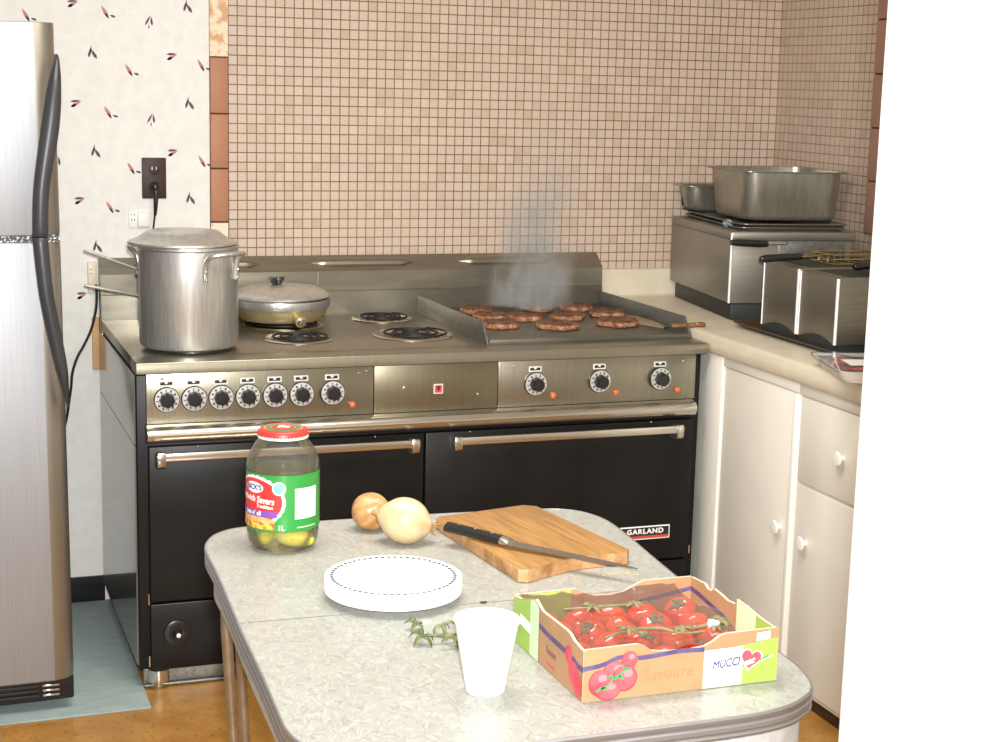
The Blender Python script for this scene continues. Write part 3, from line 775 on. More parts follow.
# smoke over the griddle
def smoke_mat():
    m = bpy.data.materials.new('griddle smoke'); m.use_nodes = True
    nt = m.node_tree; N, L = nt.nodes, nt.links
    N.remove(N['Principled BSDF'])
    vs = N.new('ShaderNodeVolumeScatter'); vs.inputs['Color'].default_value = (1, .85, .70, 1); vs.inputs['Anisotropy'].default_value = -.2
    tc = N.new('ShaderNodeTexCoord'); sp = N.new('ShaderNodeSeparateXYZ'); L.new(tc.outputs['Object'], sp.inputs[0])
    mp = N.new('ShaderNodeMapping'); mp.inputs['Scale'].default_value = (15, 15, 7); L.new(tc.outputs['Object'], mp.inputs['Vector'])
    nz = N.new('ShaderNodeTexNoise'); nz.inputs['Scale'].default_value = 1; nz.inputs['Detail'].default_value = 4; nz.inputs['Distortion'].default_value = .8
    L.new(mp.outputs['Vector'], nz.inputs['Vector'])
    # falls off with the distance from the plume's axis and with height
    cx = math_node(nt, 'MULTIPLY', math_node(nt, 'SUBTRACT', sp.outputs['Z'], .06), .13)
    r = math_node(nt, 'DIVIDE', math_node(nt, 'SUBTRACT', sp.outputs['X'], cx), .15)
    q = math_node(nt, 'DIVIDE', sp.outputs['Y'], .15)
    rr = math_node(nt, 'ADD', math_node(nt, 'MULTIPLY', r, r), math_node(nt, 'MULTIPLY', q, q))
    fo = N.new('ShaderNodeMapRange'); fo.interpolation_type = 'SMOOTHSTEP'; fo.inputs[1].default_value = 0; fo.inputs[2].default_value = 1; fo.inputs[3].default_value = 1; fo.inputs[4].default_value = 0
    L.new(rr, fo.inputs[0])
    fz = N.new('ShaderNodeMapRange'); fz.inputs[1].default_value = .02; fz.inputs[2].default_value = .58; fz.inputs[3].default_value = 1; fz.inputs[4].default_value = 0
    L.new(sp.outputs['Z'], fz.inputs[0])
    f2 = math_node(nt, 'MULTIPLY', fz.outputs[0], fz.outputs[0])
    nn = N.new('ShaderNodeMapRange'); nn.inputs[1].default_value = .42; nn.inputs[2].default_value = .74
    L.new(nz.outputs['Fac'], nn.inputs[0])
    fo2 = math_node(nt, 'MULTIPLY', fo.outputs[0], fo.outputs[0])
    d = math_node(nt, 'MULTIPLY', math_node(nt, 'MULTIPLY', fo2, f2), math_node(nt, 'MULTIPLY', nn.outputs[0], 33.0))
    L.new(d, vs.inputs['Density']); L.new(vs.outputs[0], N['Material Output'].inputs['Volume'])
    return m
M['smoke'] = smoke_mat()
m = MB().lathe([(.16, 0), (.165, .15), (.17, .38), (.16, .58)], (0, 0, 0), 24)
m.warp(lambda x, y, z: (x+(z-.06)*.13, y*.95, z))
sm = obj('smoke', m, 'smoke', loc=(.832, -.29, .874), local=True)
tag(sm, 'thin grey smoke rising from the patties in front of the tiled wall', 'smoke', kind='stuff')

# ------------------------------------------------------------------ stockpot
px, py, pz = -.214, -.590, .842
pot = thing('stockpot', 'large dented aluminium stockpot with lid on the range\'s front left burner', 'stockpot', (px, py, pz))
R = .1235
m = MB().lathe([(.002, 0), (R-.012, 0), (R-.004, .004), (R, .014), (R, .246), (R+.003, .250), (R+.003, .256), (R-.002, .257), (R-.004, .250), (R-.004, .016), (.002, .006)], (px, py, pz), 64)
obj('body', m, 'alu', pot)
lx, ly, lz = px-.012, py+.010, pz+.2575
m = MB().lathe([(R-.004, -.004), (R+.009, -.002), (R+.0135, .002), (R+.012, .006), (R+.002, .009), (R-.014, .0165), (R-.027, .0265), (R-.034, .0315), (R-.046, .0335), (R-.08, .0345), (.002, .035)], (lx, ly, lz), 64, caps=False)
obj('lid', m, 'alu_lid', pot)
def loop_handle(th):
    m = MB(); pts = []
    for da, rr, zz in ((-.42, R+.003, .175), (-.42, R+.004, .205), (-.40, R+.012, .229), (-.33, R+.030, .241), (-.12, R+.043, .245), (.12, R+.043, .245), (.33, R+.030, .241), (.40, R+.012, .229), (.42, R+.004, .205), (.42, R+.003, .175)):
        pts.append((px+rr*math.cos(th+da), py+rr*math.sin(th+da), pz+zz))
    m.tube(pts, .0062, 10, smooth=5)
    h = obj('handle', m, 'alu', pot)
    for da in (-.42, .42):
        for zz in (.180, .200):
            q = R+.009; m = MB().sphere((px+q*math.cos(th+da), py+q*math.sin(th+da), pz+zz), .0042, 12, 8); obj('rivet', m, 'chrome_bright', h)
loop_handle(math.radians(-57)); loop_handle(math.radians(132))

# two saucepans stacked behind the stockpot, handles out to the left
def saucepan(x, y, z, r, h, tip, label):
    t = thing('saucepan', label, 'saucepan', (x, y, z), 0, 'saucepans stacked behind the stockpot')
    m = MB().lathe([(.002, 0), (r-.006, 0), (r, .006), (r+.002, h), (r-.001, h), (r-.003, .007), (.002, .004)], (x, y, z), 48); obj('bowl', m, 'alu', t)
    a = math.atan2(tip[1]-y, tip[0]-x); b = Vector((x+r*math.cos(a), y+r*math.sin(a), z+h-.012)); e = Vector(tip); d = e-b
    m = MB().tube([b-d*.01, b+d*.2, b+d*.55, b+d*.85, e], [.005, .005, .0075, .0085, .006], 10, smooth=5, flat=.55); obj('handle', m, 'alu', t)
saucepan(-.150, -.265, .8425, .098, .086, (-.437, -.275, .959), 'lower saucepan behind the stockpot, flat grey handle sticking out left')
saucepan(-.150, -.265, .929, .094, .062, (-.437, -.275, 1.052), 'upper saucepan behind the stockpot, bright rod handle rising to the left')

# electric skillet
sx, sy, sz = .102, -.235, .8465
sk = thing('electric_skillet', 'round bronze electric skillet with domed lid on the range\'s rear burner', 'skillet', (sx, sy, sz))
m = MB().lathe([(.002, 0), (.090, 0), (.112, .005), (.126, .022), (.131, .041)], (sx, sy, sz), 56); obj('bowl', m, 'gold', sk)
m = MB().lathe([(.129, .039), (.135, .041), (.139, .050), (.137, .064), (.131, .065), (.126, .058)], (sx, sy, sz), 56, caps=False); obj('rim', m, 'alu', sk)
m = MB().lathe([(.137, .0665), (.1395, .070), (.137, .074), (.124, .0835), (.10, .0915), (.06, .098), (.002, .100)], (0, 0, 0), 56, caps=False)
m.xf(Matrix.Translation((sx, sy, sz)) @ Matrix.Rotation(math.radians(-1.2), 4, 'Y')); ld = obj('lid', m, 'alu_lid', sk)
m = MB()
for sgn in (-1, 1): m.prism([(sgn*.001, 0), (sgn*.011, 0), (sgn*.0125, .008), (sgn*.0215, .018), (sgn*.0205, .022), (sgn*.001, .020)][::sgn], -.009, .009, .0015, fn=lambda a, b, c: (a, c, b))
m.xf(Matrix.Translation((sx-.012, sy, sz+.0995))); obj('knob', m, 'black_plastic', ld)
m = MB().cyl((sx+.018, sy-.115, sz+.020), (sx+.023, sy-.148, sz+.014), .0155, n=20); pb = obj('probe', m, 'gold', sk)
m = MB().cyl((sx+.023, sy-.148, sz+.014), (sx+.0245, sy-.158, sz+.0125), .0125, .011, n=20); obj('probe_dial', m, 'chrome_bright', pb)
# ------------------------------------------------------------------ worktop and base cabinets at the right
CZ = .861; CX = 1.161
prof = [(CX+.006, CZ-.052), (CX, CZ-.044), (CX-.002, CZ-.02), (CX+.001, CZ-.008), (CX+.008, CZ-.002), (CX+.018, CZ), (TX1-.002, CZ), (TX1-.002, CZ-.052)]
m = MB().prism(prof, -2.6, -.003, fn=lambda a, b, c: (a, c, b))
wt = obj('worktop', m, 'counter', loc=(1.47, -1.3, CZ)); tag(wt, 'cream laminate worktop with rounded edge running along the right wall', 'worktop')
m = MB().prism([(-.003, CZ-.001), (-.045, CZ-.001), (-.030, CZ+.004), (-.022, CZ+.016), (-.020, CZ+.084), (-.017, CZ+.086), (-.003, CZ+.086)], CX+.001, TX1-.002, fn=lambda a, b, c: (c, a, b))
obj('backsplash', m, 'counter', wt)
FX = 1.184
def cab_knob(x, y, z, parent):
    m = MB().lathe([(.007, 0), (.0065, .012), (.010, .013), (.0175, .0145), (.0185, .017), (.016, .0205), (.002, .022)], (x, y, z), 24, axis=(-1, 0, 0)); obj('knob', m, 'knob_white', parent)
c1 = thing('base_cabinet', 'cream base cabinet with one plain door, next to the range', 'cabinet', (1.45, -.8, 0))
m = MB().box(FX, TX1-.004, -1.2395, -.03, .034, .807, .001); obj('body', m, 'cabinet', c1)
m = MB().box(FX-.003, FX+.004, -.757, -.50, .034, .806, .0008); obj('filler', m, 'cabinet_edge', c1, label='grey green filler strip beside the range')
m = MB().box(FX-.010, FX+.003, -.848, -.757, .034, .806, .002); obj('stile', m, 'cabinet_light', c1)
m = MB().box(FX-.008, FX+.003, -1.2395, -.848, .782, .806, .0015); obj('rail', m, 'cabinet', c1)
m = MB().box(FX-.004, FX+.010, -1.218, -.853, .045, .779, .002); dr = obj('door', m, 'cabinet', c1)
cab_knob(FX-.004, -1.180, .424, dr)
m = MB().box(FX-.012, FX+.003, -1.238, -1.222, .034, .779, .002); obj('stile', m, 'cabinet_light', c1)
m = MB().box(FX+.006, FX+.04, -1.2395, -.77, .0005, .0335, .001); obj('toe_kick', m, 'base_black', c1)
c2 = thing('base_cabinet', 'cream base cabinet with a drawer above a door, beside the white partition', 'cabinet', (1.45, -1.5, 0))
m = MB().box(FX, TX1-.004, -2.5, -1.2405, .034, .807, .001); obj('body', m, 'cabinet', c2)
m = MB().box(FX-.008, FX+.003, -2.5, -1.2405, .780, .806, .0015); obj('rail', m, 'cabinet', c2)
m = MB().box(FX-.006, FX+.010, -1.60, -1.250, .563, .776, .002); d3 = obj('drawer', m, 'cabinet', c2); cab_knob(FX-.006, -1.450, .664, d3)
m = MB().box(FX-.004, FX+.010, -1.60, -1.250, .045, .553, .002); d4 = obj('door', m, 'cabinet', c2); cab_knob(FX-.004, -1.305, .416, d4)
m = MB().box(FX+.006, FX+.04, -2.5, -1.2405, .0005, .0335, .001); obj('toe_kick', m, 'base_black', c2)

# ------------------------------------------------------------------ big fryer
FA = math.radians(-8.4)
f0 = (1.331, -.578, CZ)
fr1 = thing('deep_fryer', 'large boxy stainless deep fryer in the corner carrying steel pans', 'deep fryer', f0, FA)
W, D = .365, .549
m = MB().box(.008, W-.008, .008, D-.03, .0005, .05, .006); obj('base', m, 'dark_base', fr1, local=True)
m = MB().box(0, W, 0, D, .05, .232, .004); obj('housing', m, 'steel_fryer', fr1, local=True)
m = MB().box(-.003, W+.012, -.006, D, .232, .2565, .004); obj('top_rim', m, 'steel_fryer', fr1, local=True)
m = MB().box(.14, W-.02, -.004, .001, .17, .228, .002); obj('front_opening', m, 'steel_dark', fr1, local=True)
m = MB().cyl((-.0008, -.0008, .052), (-.0008, -.0008, .252), .0042, n=12); obj('corner_highlight', m, 'highlight', fr1, local=True)  # added bright rod, paints the flash highlight down the corner
m = MB().tube([(-.012, -.020, .2275), (.015, -.020, .227), (.075, -.020, .2245), (.10, -.020, .2235)], [.007, .0105, .0105, .008], 12, smooth=4); lh = obj('lift_handle', m, 'black_plastic', fr1, local=True)
m = MB().tube([(.10, -.02, .2235), (.15, -.02, .224), (.165, -.006, .224)], .0035, 8, smooth=4); obj('handle_rod', m, 'chrome', lh, local=True)
def fl(x, y, z):
    p = Matrix.Rotation(FA, 3, 'Z') @ Vector((x, y, z)); return (f0[0]+p.x, f0[1]+p.y, f0[2]+p.z)
# two flat trays on the fryer
def flat_tray(z, dx, dy, label):
    t = thing('sheet_pan', label, 'tray', fl(W/2+.012+dx, .275+dy, z), FA, 'flat trays stacked on the big fryer')
    rings = []
    for w, d, h in ((.31, .47, 0), (.325, .485, .006), (.338, .498, .008), (.338, .498, .0095), (.322, .482, .0078), (.308, .466, .0018)):
        rings.append([(x, y, h) for x, y in rrect(w, d, .03)])
    m = MB().loft(rings); obj('tray', m, 'steel_pan', t, local=True)
flat_tray(.2572, 0, 0, 'lower flat steel tray lying on top of the big fryer')
flat_tray(.2675, .004, -.006, 'upper flat steel tray under the deep pan on the big fryer')
def steam_pan(x, y, z, w, d, h, label, rz):
    t = thing('steam_table_pan', label, 'steam pan', (x, y, z), rz)
    rings = []
    for k, (ww, dd, hh, r) in enumerate(((w-.06, d-.06, 0, .05), (w-.045, d-.045, .004, .05), (w-.036, d-.036, .015, .05), (w-.022, d-.022, h-.004, .045), (w, d, h-.001, .03), (w, d, h+.001, .03), (w-.03, d-.03, h, .045),
                                         (w-.040, d-.040, .016, .048), (w-.05, d-.05, .006, .05))):
        rings.append([(a, b, hh) for a, b in rrect(ww, dd, r)])
    m = MB().loft(rings); obj('pan', m, 'steel_pan', t, local=True, sharp=50)
pzz = CZ+.2675+.0105
steam_pan(1.594, -.350, pzz, .336, .325, .144, 'deep stainless steam table pan standing on the fryer trays', FA+.03)
steam_pan(1.555, -.080, pzz-.0002, .30, .125, .078, 'smaller shallow steel pan behind the deep pan by the wall', 0)
m = MB().sphere((1.398, -.425, 1.126), (.012, .020, .011), 12, 8, fn=lambda d, a, t: 1+.25*math.sin(3*a+t*4))
tag(obj('rag', m, 'cloth_blue', loc=(1.398, -.425, 1.126)), 'crumpled pale blue rag tucked at the tray edge', 'rag')

# ------------------------------------------------------------------ brown tray with two small fryers
m = MB()
rings = [[(x, y, h) for x, y in rrect(w, d, .03)] for w, d, h in ((.42, .60, 0), (.46, .64, .014), (.465, .645, .016), (.45, .63, .0145), (.42, .60, .003))]
m.loft(rings); tr = obj('serving_tray', m, 'tray_brown', loc=(1.517, -.990, CZ+.0005), local=True)
tag(tr, 'brown serving tray on the worktop under the two small fryers', 'tray')
def small_fryer(y0, y1, ztop, label):
    z0 = CZ+.004
    t = thing('small_fryer', label, 'deep fryer', (1.5, (y0+y1)/2, z0), 0, 'small fryers side by side on the brown tray')
    x0, x1 = 1.3005, 1.715
    pts = [(y0+.004, z0), (y0+.004, z0+.022)] + [(y0+.004+(y1-y0-.008)*k/10, z0+.022+.018*math.sin(PI*k/10)) for k in range(1, 10)] + [(y1-.004, z0+.022), (y1-.004, z0)]
    m = MB().prism(pts, x0-.0012, x1, fn=lambda a, b, c: (c, a, b)); obj('base', m, 'dark_base', t)
    m = MB().box(x0, x1, y0, y1, z0+.022, ztop, .003); obj('housing', m, 'steel_small', t)
    m = MB().box(x0+.04, x1-.03, y0+.012, y1-.012, ztop-.001, ztop+.0015, .001); obj('tank', m, 'dark_base', t)
    m = MB().cyl((x0-.0008, y0-.0008, z0+.025), (x0-.0008, y0-.0008, ztop-.002), .0044, n=12); obj('corner_highlight', m, 'highlight', t)  # added bright rods, painted highlights along the housing's upright corners
    m = MB().cyl((x0, y1, z0+.025), (x0, y1, ztop-.002), .0022, n=10); obj('corner_highlight', m, 'highlight', t)
    m = MB().box(x1-.09, x1-.004, y0+.02, y1-.02, ztop, ztop+.055, .008); obj('heater_head', m, 'dark_base', t)
    return t
small_fryer(-1.002, -.822, 1.062, 'small square steel fryer next to the large fryer')
small_fryer(-1.19, -1.012, 1.059, 'small square steel fryer nearest the white partition')
def fry_basket(x, y, z, hl, label):
    t = thing('fry_basket', label, 'fry basket', (x, y, z), 0, 'baskets resting on the small fryers')
    m = MB()
    for h in (.0, -.012, -.024): m.tube([(x-.09, y-.055, z+h), (x+.09, y-.055, z+h), (x+.09, y+.055, z+h), (x-.09, y+.055, z+h)], .0016, 6, closed=True)
    for k in range(5):
        a = x-.09+.18*k/4
        m.tube([(a, y-.055, z), (a, y-.055, z-.024), (a, y+.055, z-.024), (a, y+.055, z)], .0012, 6)
    obj('wire_cage', m, 'wire', t)
    hx = x-.09
    m = MB()
    for s in (-.022, .022): m.tube([(hx, y+s, z-.020), (hx, y+s, z-.002), (hx-.04, y+s*.6, z-.006), (hx-hl*.4, y+s*.25, z-.008)], .0022, 8, smooth=4)
    obj('handle_wire', m, 'wire', t)
    m = MB().tube([(hx-hl*.35, y, z-.008), (hx-hl*.4, y, z-.008), (hx-hl*.9, y, z-.012), (hx-hl, y, z-.014)], [.006, .0095, .0105, .007], 12, smooth=4); obj('handle', m, 'black_plastic', t)
fry_basket(1.515, -.912, 1.0905, .19, 'wire fry basket with black handle over the small fryer beside the large fryer')
fry_basket(1.60, -1.10, 1.0880, .11, 'wire fry basket over the small fryer nearest the white partition')

# ------------------------------------------------------------------ meat tray
t = thing('meat_tray', 'white foam tray of raw red meat in plastic wrap at the worktop\'s edge', 'meat tray', (1.226, -1.440, CZ+.0005), math.radians(-16))
rings = [[(x, y, h) for x, y in rrect(w, d, .025)] for w, d, h in ((.15, .22, 0), (.19, .262, .028), (.192, .264, .030), (.182, .254, .029), (.145, .215, .004))]
m = MB().loft(rings); obj('foam_tray', m, 'foam', t, local=True)
m = MB()
for k, (x, y, rx, ry) in enumerate(((-.03, .045, .045, .05), (.03, .03, .04, .055), (-.02, -.045, .05, .05), (.035, -.05, .035, .05))):
    m.sphere((x, y, .017), (rx, ry, .014), 18, 8, fn=lambda d, a, t, k=k: 1+.08*math.sin(3*a+k))
obj('meat', m, 'raw_meat', t, local=True)
m = MB().ngon([(x*1.03, y*1.03, .0345) for x, y in ((-.085, -.12), (.085, -.12), (.085, .12), (-.085, .12))]); m.box(-.03, .05, -.04, .02, .0345, .035)
for f in m.bm.faces: f.material_index = 0
rings = [[(x, y, h) for x, y in rrect(w, d, .025)] for w, d, h in ((.196, .268, .026), (.197, .269, .0325), (.17, .24, .0345), (.02, .03, .034))]
m = MB().loft(rings); obj('plastic_wrap', m, 'wrap', t, local=True)
m = MB().box(-.055, .02, -.07, .01, .0347, .0352); obj('price_label', m, 'lab_white', t, local=True)

# ------------------------------------------------------------------ kitchen table
TZ = .72
OUT = [(-.454, -2.818), (-.4615, -2.776), (-.4605, -2.734), (-.452, -2.589), (-.445, -2.429), (-.440, -2.34), (-.430, -2.182), (-.425, -2.078), (-.4225, -2.000), (-.416, -1.955), (-.404, -1.920), (-.383, -1.888), (-.342, -1.862), (-.264, -1.857), (-.162, -1.857),
       (-.06, -1.859), (.023, -1.863), (.13, -1.871), (.233, -1.880), (.274, -1.893), (.302, -1.916), (.321, -1.962), (.325, -2.015), (.319, -2.102), (.296, -2.329), (.284, -2.53), (.278, -2.659), (.275, -2.719), (.270, -2.770), (.257, -2.818), (.241, -2.846),
       (.215, -2.867), (.187, -2.883), (.150, -2.893), (.100, -2.898), (.02, -2.899), (-.06, -2.899), (-.186, -2.899), (-.30, -2.896), (-.385, -2.885), (-.430, -2.860)]
outline = spline(OUT, 4)
def inset(poly, d):
    n = len(poly); out = []
    area = sum(poly[i][0]*poly[(i+1) % n][1]-poly[(i+1) % n][0]*poly[i][1] for i in range(n))
    sg = 1 if area > 0 else -1
    for i in range(n):
        a, b = Vector(poly[i-1]), Vector(poly[(i+1) % n]); t = (b-a).normalized(); nn = Vector((-t.y, t.x))*sg
        out.append((poly[i][0]+nn.x*d, poly[i][1]+nn.y*d))
    return out
tb = thing('kitchen_table', 'grey cracked-ice laminate kitchen table with ribbed metal edge in the foreground', 'table', (-.08, -2.35, 0))
top = inset(outline, .0012)
def clip(poly, ys, keep_above):
    def yy(p): return p[1] - (ys + (p[0]+.438)*(-.022))
    out = []
    for i in range(len(poly)):
        a, b = poly[i], poly[(i+1) % len(poly)]; fa, fb = yy(a), yy(b)
        if (fa >= 0) == keep_above: out.append(a)
        if (fa >= 0) != (fb >= 0):
            t = fa/(fa-fb); out.append((a[0]+(b[0]-a[0])*t, a[1]+(b[1]-a[1])*t))
    return out
for ys, ka in ((-2.3665, True), (-2.3700, False)):
    m = MB().prism(clip(top, ys, ka), TZ-.03, TZ, 0); obj('table_leaf', m, 'laminate', tb)
m = MB().box(-.4395, .2915, -.0012, .0012, -.02, -.0004); m.warp(lambda x, y, z: (x, -2.36825-.022*(x+.438)+y, TZ+z)); obj('leaf_gap_shade', m, 'tile_joint', tb)  # dark strip laid in the leaf gap, stands in for its shadow line
rings = []
for d, z in ((.004, TZ-.0305), (.0, TZ-.029), (-.001, TZ-.026), (.0002, TZ-.0235), (.0002, TZ-.0215), (-.001, TZ-.019), (-.001, TZ-.0135), (.0002, TZ-.0115), (.0002, TZ-.0095), (-.001, TZ-.007), (-.0014, TZ-.002), (.000, TZ+.0004), (.0022, TZ+.0006), (.0022, TZ-.001)):
    rings.append([(x, y, z) for x, y in inset(outline, d)])
m = MB().loft(rings, caps=False); obj('edge_band', m, 'band', tb, sharp=25)
io = inset(outline, .014); ii = inset(outline, .022)
m = MB().loft([[(x, y, TZ-.0303) for x, y in io], [(x, y, TZ-.085) for x, y in io], [(x, y, TZ-.087) for x, y in inset(outline, .018)], [(x, y, TZ-.085) for x, y in ii], [(x, y, TZ-.0303) for x, y in ii]], caps=False)
obj('apron', m, 'apron', tb)
def table_leg(x, y, sx, sy):
    m = MB()
    m.tube([(x, y, TZ-.0305), (x, y, .60), (x-sx*.038, y+sy*.01, .012), (x-sx*.038, y+sy*.01, .001)], [.0095]*4, 14)
    m.tube([(x-sx*.036, y+sy*.085, TZ-.0305), (x-sx*.036, y+sy*.085, .60), (x-sx*.064, y+sy*.06, .012), (x-sx*.064, y+sy*.06, .001)], [.0085]*4, 14)
    m.tube([(x-sx*.038, y+sy*.01, .03), (x-sx*.064, y+sy*.06, .03)], .006, 10)
    obj('leg', m, 'leg_tube', tb)
table_leg(-.3985, -2.05, -1, 1); table_leg(.285, -2.10, 1, 1); table_leg(-.41, -2.66, -1, -1); table_leg(.235, -2.68, 1, -1)

# ------------------------------------------------------------------ pickle jar
jx, jy = -.289, -1.992; jr = .0624
jar = thing('pickle_jar', 'half empty glass pickle jar with red lid and green label on the table', 'jar', (jx, jy, TZ))
jp = [(.002, .003), (.045, .001), (.053, .004), (.0595, .016), (jr-.0005, .030), (jr-.001, .036), (jr-.001, .139), (jr, .142), (jr-.0005, .150), (.0585, .163), (.0520, .175), (.0450, .185), (.0405, .190), (.0395, .194), (.0395, .205)]
m = MB().lathe(jp, (jx, jy, TZ), 64, caps=False); obj('glass', m, 'glass', jar, sharp=60)
bp = [(.002, .005), (.045, .0035), (.0515, .006), (.0578, .017), (.0602, .031), (.0602, .136), (.0585, .1375), (.002, .1372)]
m = MB().lathe(bp, (jx, jy, TZ), 48); obj('brine', m, 'brine', jar, kind='stuff')
m = MB().lathe([(.0420, .1935), (.0434, .195), (.0434, .200), (.0420, .2045), (.0405, .2068), (.038, .2080), (.034, .2075), (.002, .2075)], (jx, jy, TZ), 48, caps=False); ld = obj('lid', m, 'lab_red', jar)
m = MB()
for k in range(44):
    a0, a1 = 2*PI*k/44, 2*PI*(k+1)/44; am = (a0+a1)/2; q = .0437
    P = lambda a, z: (jx+q*math.cos(a), jy+q*math.sin(a), TZ+z)
    m.ngon([P(a0, .1936), P(a1, .1936), P(a1, .1962), P(am, .1992), P(a0, .1962)])
obj('lid_zigzag', m, 'lab_white', ld, flat=True)
for r1, zz, mt in ((.0335, .2083, 'lid_gold'), (.0305, .2087, 'lid_green'), (.0215, .2091, 'lid_gold'), (.0200, .2095, 'lab_red')):
    m = MB().ngon([(jx+r1*math.cos(2*PI*k/36), jy+r1*math.sin(2*PI*k/36), TZ+zz) for k in range(36)]); obj('lid_print', m, mt, ld, flat=True)
camd = math.atan2(-4.606-jy, -.882-jx)
tm = text_mb('Bs', .026, .9, .0005, .2); tm.xf(Matrix.Translation((jx, jy, TZ+.2100)) @ Matrix.Rotation(math.radians(-14), 4, 'Z')); obj('lid_lettering', tm, 'lab_white', ld, flat=True)
# printed label wrapped on the jar
def on_jar(phi_deg, h, q): a = camd+math.radians(phi_deg); return (jx+q*math.cos(a), jy+q*math.sin(a), TZ+h)
def jar_patch(p0, p1, h0, h1, q, n=24):
    m = MB()
    for k in range(n):
        a, b = p0+(p1-p0)*k/n, p0+(p1-p0)*(k+1)/n
        m.quad(on_jar(a, h0, q), on_jar(b, h0, q), on_jar(b, h1, q), on_jar(a, h1, q))
    return m
def jar_poly(pts, q):
    """pts (phi, h): fan of small triangles so that it follows the curve"""
    cx = sum(p[0] for p in pts)/len(pts); cy = sum(p[1] for p in pts)/len(pts); m = MB(); n = len(pts); K = 5
    for i in range(n):
        a, b = pts[i], pts[(i+1) % n]
        for k in range(K):
            t0, t1 = k/K, (k+1)/K
            L = lambda p, t: on_jar(cx+(p[0]-cx)*t, cy+(p[1]-cy)*t, q)
            if k == 0: m.ngon([L(a, t1), L(b, t1), on_jar(cx, cy, q)])
            else: m.quad(L(a, t0), L(b, t0), L(b, t1), L(a, t1))
    return m
def jar_text(s, size, phi, h, q, bold=0.0, shear=0.0, xs=1.0, tilt=0.0):
    tm = text_mb(s, size, 1.0, bold, shear, xs)
    bmesh.ops.subdivide_edges(tm.bm, edges=[e for e in tm.bm.edges if e.calc_length() > .004], cuts=2)
    bmesh.ops.triangulate(tm.bm, faces=tm.bm.faces)
    return tm.warp(lambda x, y, z: on_jar(phi+math.degrees(x/jr), h+y+x*tilt, q))
D180 = 180
q0 = jr+.0003
m = jar_patch(-128, 98, .041, .1385, q0, 48); lb = obj('label', m, 'lab_green', jar)
big = [(-48+math.degrees(.0560*math.cos(a)*(1+.025*(k % 2))/jr)*1.0, .092+.0425*math.sin(a)*(1+.05*(k % 2))) for k, a in [(k, 2*PI*k/56) for k in range(56)]]
obj('label_burst', jar_poly(big, q0+.0003), 'lab_white', lb, flat=True)
red = [(-49+math.degrees(.0525*math.cos(a)/jr), .092+.039*math.sin(a)) for a in [2*PI*k/40 for k in range(40)]]
obj('label_panel', jar_poly(red, q0+.0006), 'lab_red', lb, flat=True)
ov = [(-50+19*math.cos(a), .1150+.0095*math.sin(a)) for a in [2*PI*k/24 for k in range(24)]]
obj('label_oval', jar_poly(ov, q0+.0009), 'lab_white', lb, flat=True)
obj('label_lettering', jar_text("BICK'S", .0125, -50, .1150, q0+.0012, .0005), 'p_navy', lb, flat=True)
obj('label_lettering', jar_text('Sandwich Savers', .0155, -52, .0955, q0+.0010, .0004, .15, .82, -.06), 'lab_white', lb, flat=True)
obj('label_lettering', jar_text('Tradition', .0085, -30, .0835, q0+.0010, .0002, .2, 1, -.06), 'lab_white', lb, flat=True)
obj('label_banner', jar_patch(-112, -9, .0655, .0760, q0+.0012, 20), 'lab_purple', lb)
obj('label_lettering', jar_text("bits n' all", .0105, -52, .0712, q0+.0016, .0003), 'lab_white', lb, flat=True)
bun = [(-60+48*math.cos(a), .0585+.0085*math.sin(a)) for a in [2*PI*k/30 for k in range(30)]]
obj('label_picture', jar_poly(bun, q0+.0009), 'lab_bun', lb, flat=True)
obj('label_picture', jar_patch(-106, -13, .0445, .0565, q0+.0011, 20), 'lab_fill', lb)
bc = [(-6+10.5*math.cos(a), .1165+.0118*math.sin(a)) for a in [2*PI*k/24 for k in range(24)]]
obj('label_roundel', jar_poly(bc, q0+.0012), 'lab_white', lb, flat=True)
bc = [(-6+8.5*math.cos(a), .1165+.0095*math.sin(a)) for a in [2*PI*k/24 for k in range(24)]]
obj('label_roundel', jar_poly(bc, q0+.0015), 'lab_blue', lb, flat=True)
fp = jar_patch(18.5, 60, .0625, .1155, q0+.0006, 12); obj('label_facts', fp, 'lab_white', lb)
m = MB()
for k, h in enumerate((.110, .105, .1005, .096, .0915, .087, .0825, .078, .0735, .069)):
    mm = jar_patch(22, 36+((k*7) % 18), h, h+.0008, q0+.0009, 5)
    me = bpy.data.meshes.new('tmp'); mm.bm.to_mesh(me); m.bm.from_mesh(me); bpy.data.meshes.remove(me); mm.bm.free()
obj('label_lines', m, 'print_grey', lb, flat=True)
obj('label_lettering', jar_patch(22, 58, .0470, .0490, q0+.0006, 10), 'p_pale', lb)
obj('label_lettering', jar_text('1L', .0115, -3, .0480, q0+.0008, .0006), 'p_pale', lb, flat=True)
for k, (dx, dy, dz, rz, tl, lbk) in enumerate(((.014, -.030, .022, -20, 6, 'plump yellow green pickle lying at the front inside the jar'),
                                          (-.030, -.004, .0235, 70, -5, 'dark green pickle lying along the left inside the jar'), (.012, .026, .024, 10, 4, 'green pickle lying at the back inside the jar'))):
    L2 = (.034, .036, .034)[k]; rr = (.0165, .0150, .015)[k]
    m = MB().sphere((0, 0, 0), (L2, rr, rr), 24, 16, fn=lambda d, a, t: 1+.02*math.sin(7*a+3*t))
    o = obj('pickle', m, 'pickle', loc=(jx+dx, jy+dy, TZ+dz), local=True); o.rotation_euler = (0, math.radians(tl), math.radians(rz))
    tag(o, lbk, 'pickle', 'pickles inside the jar')

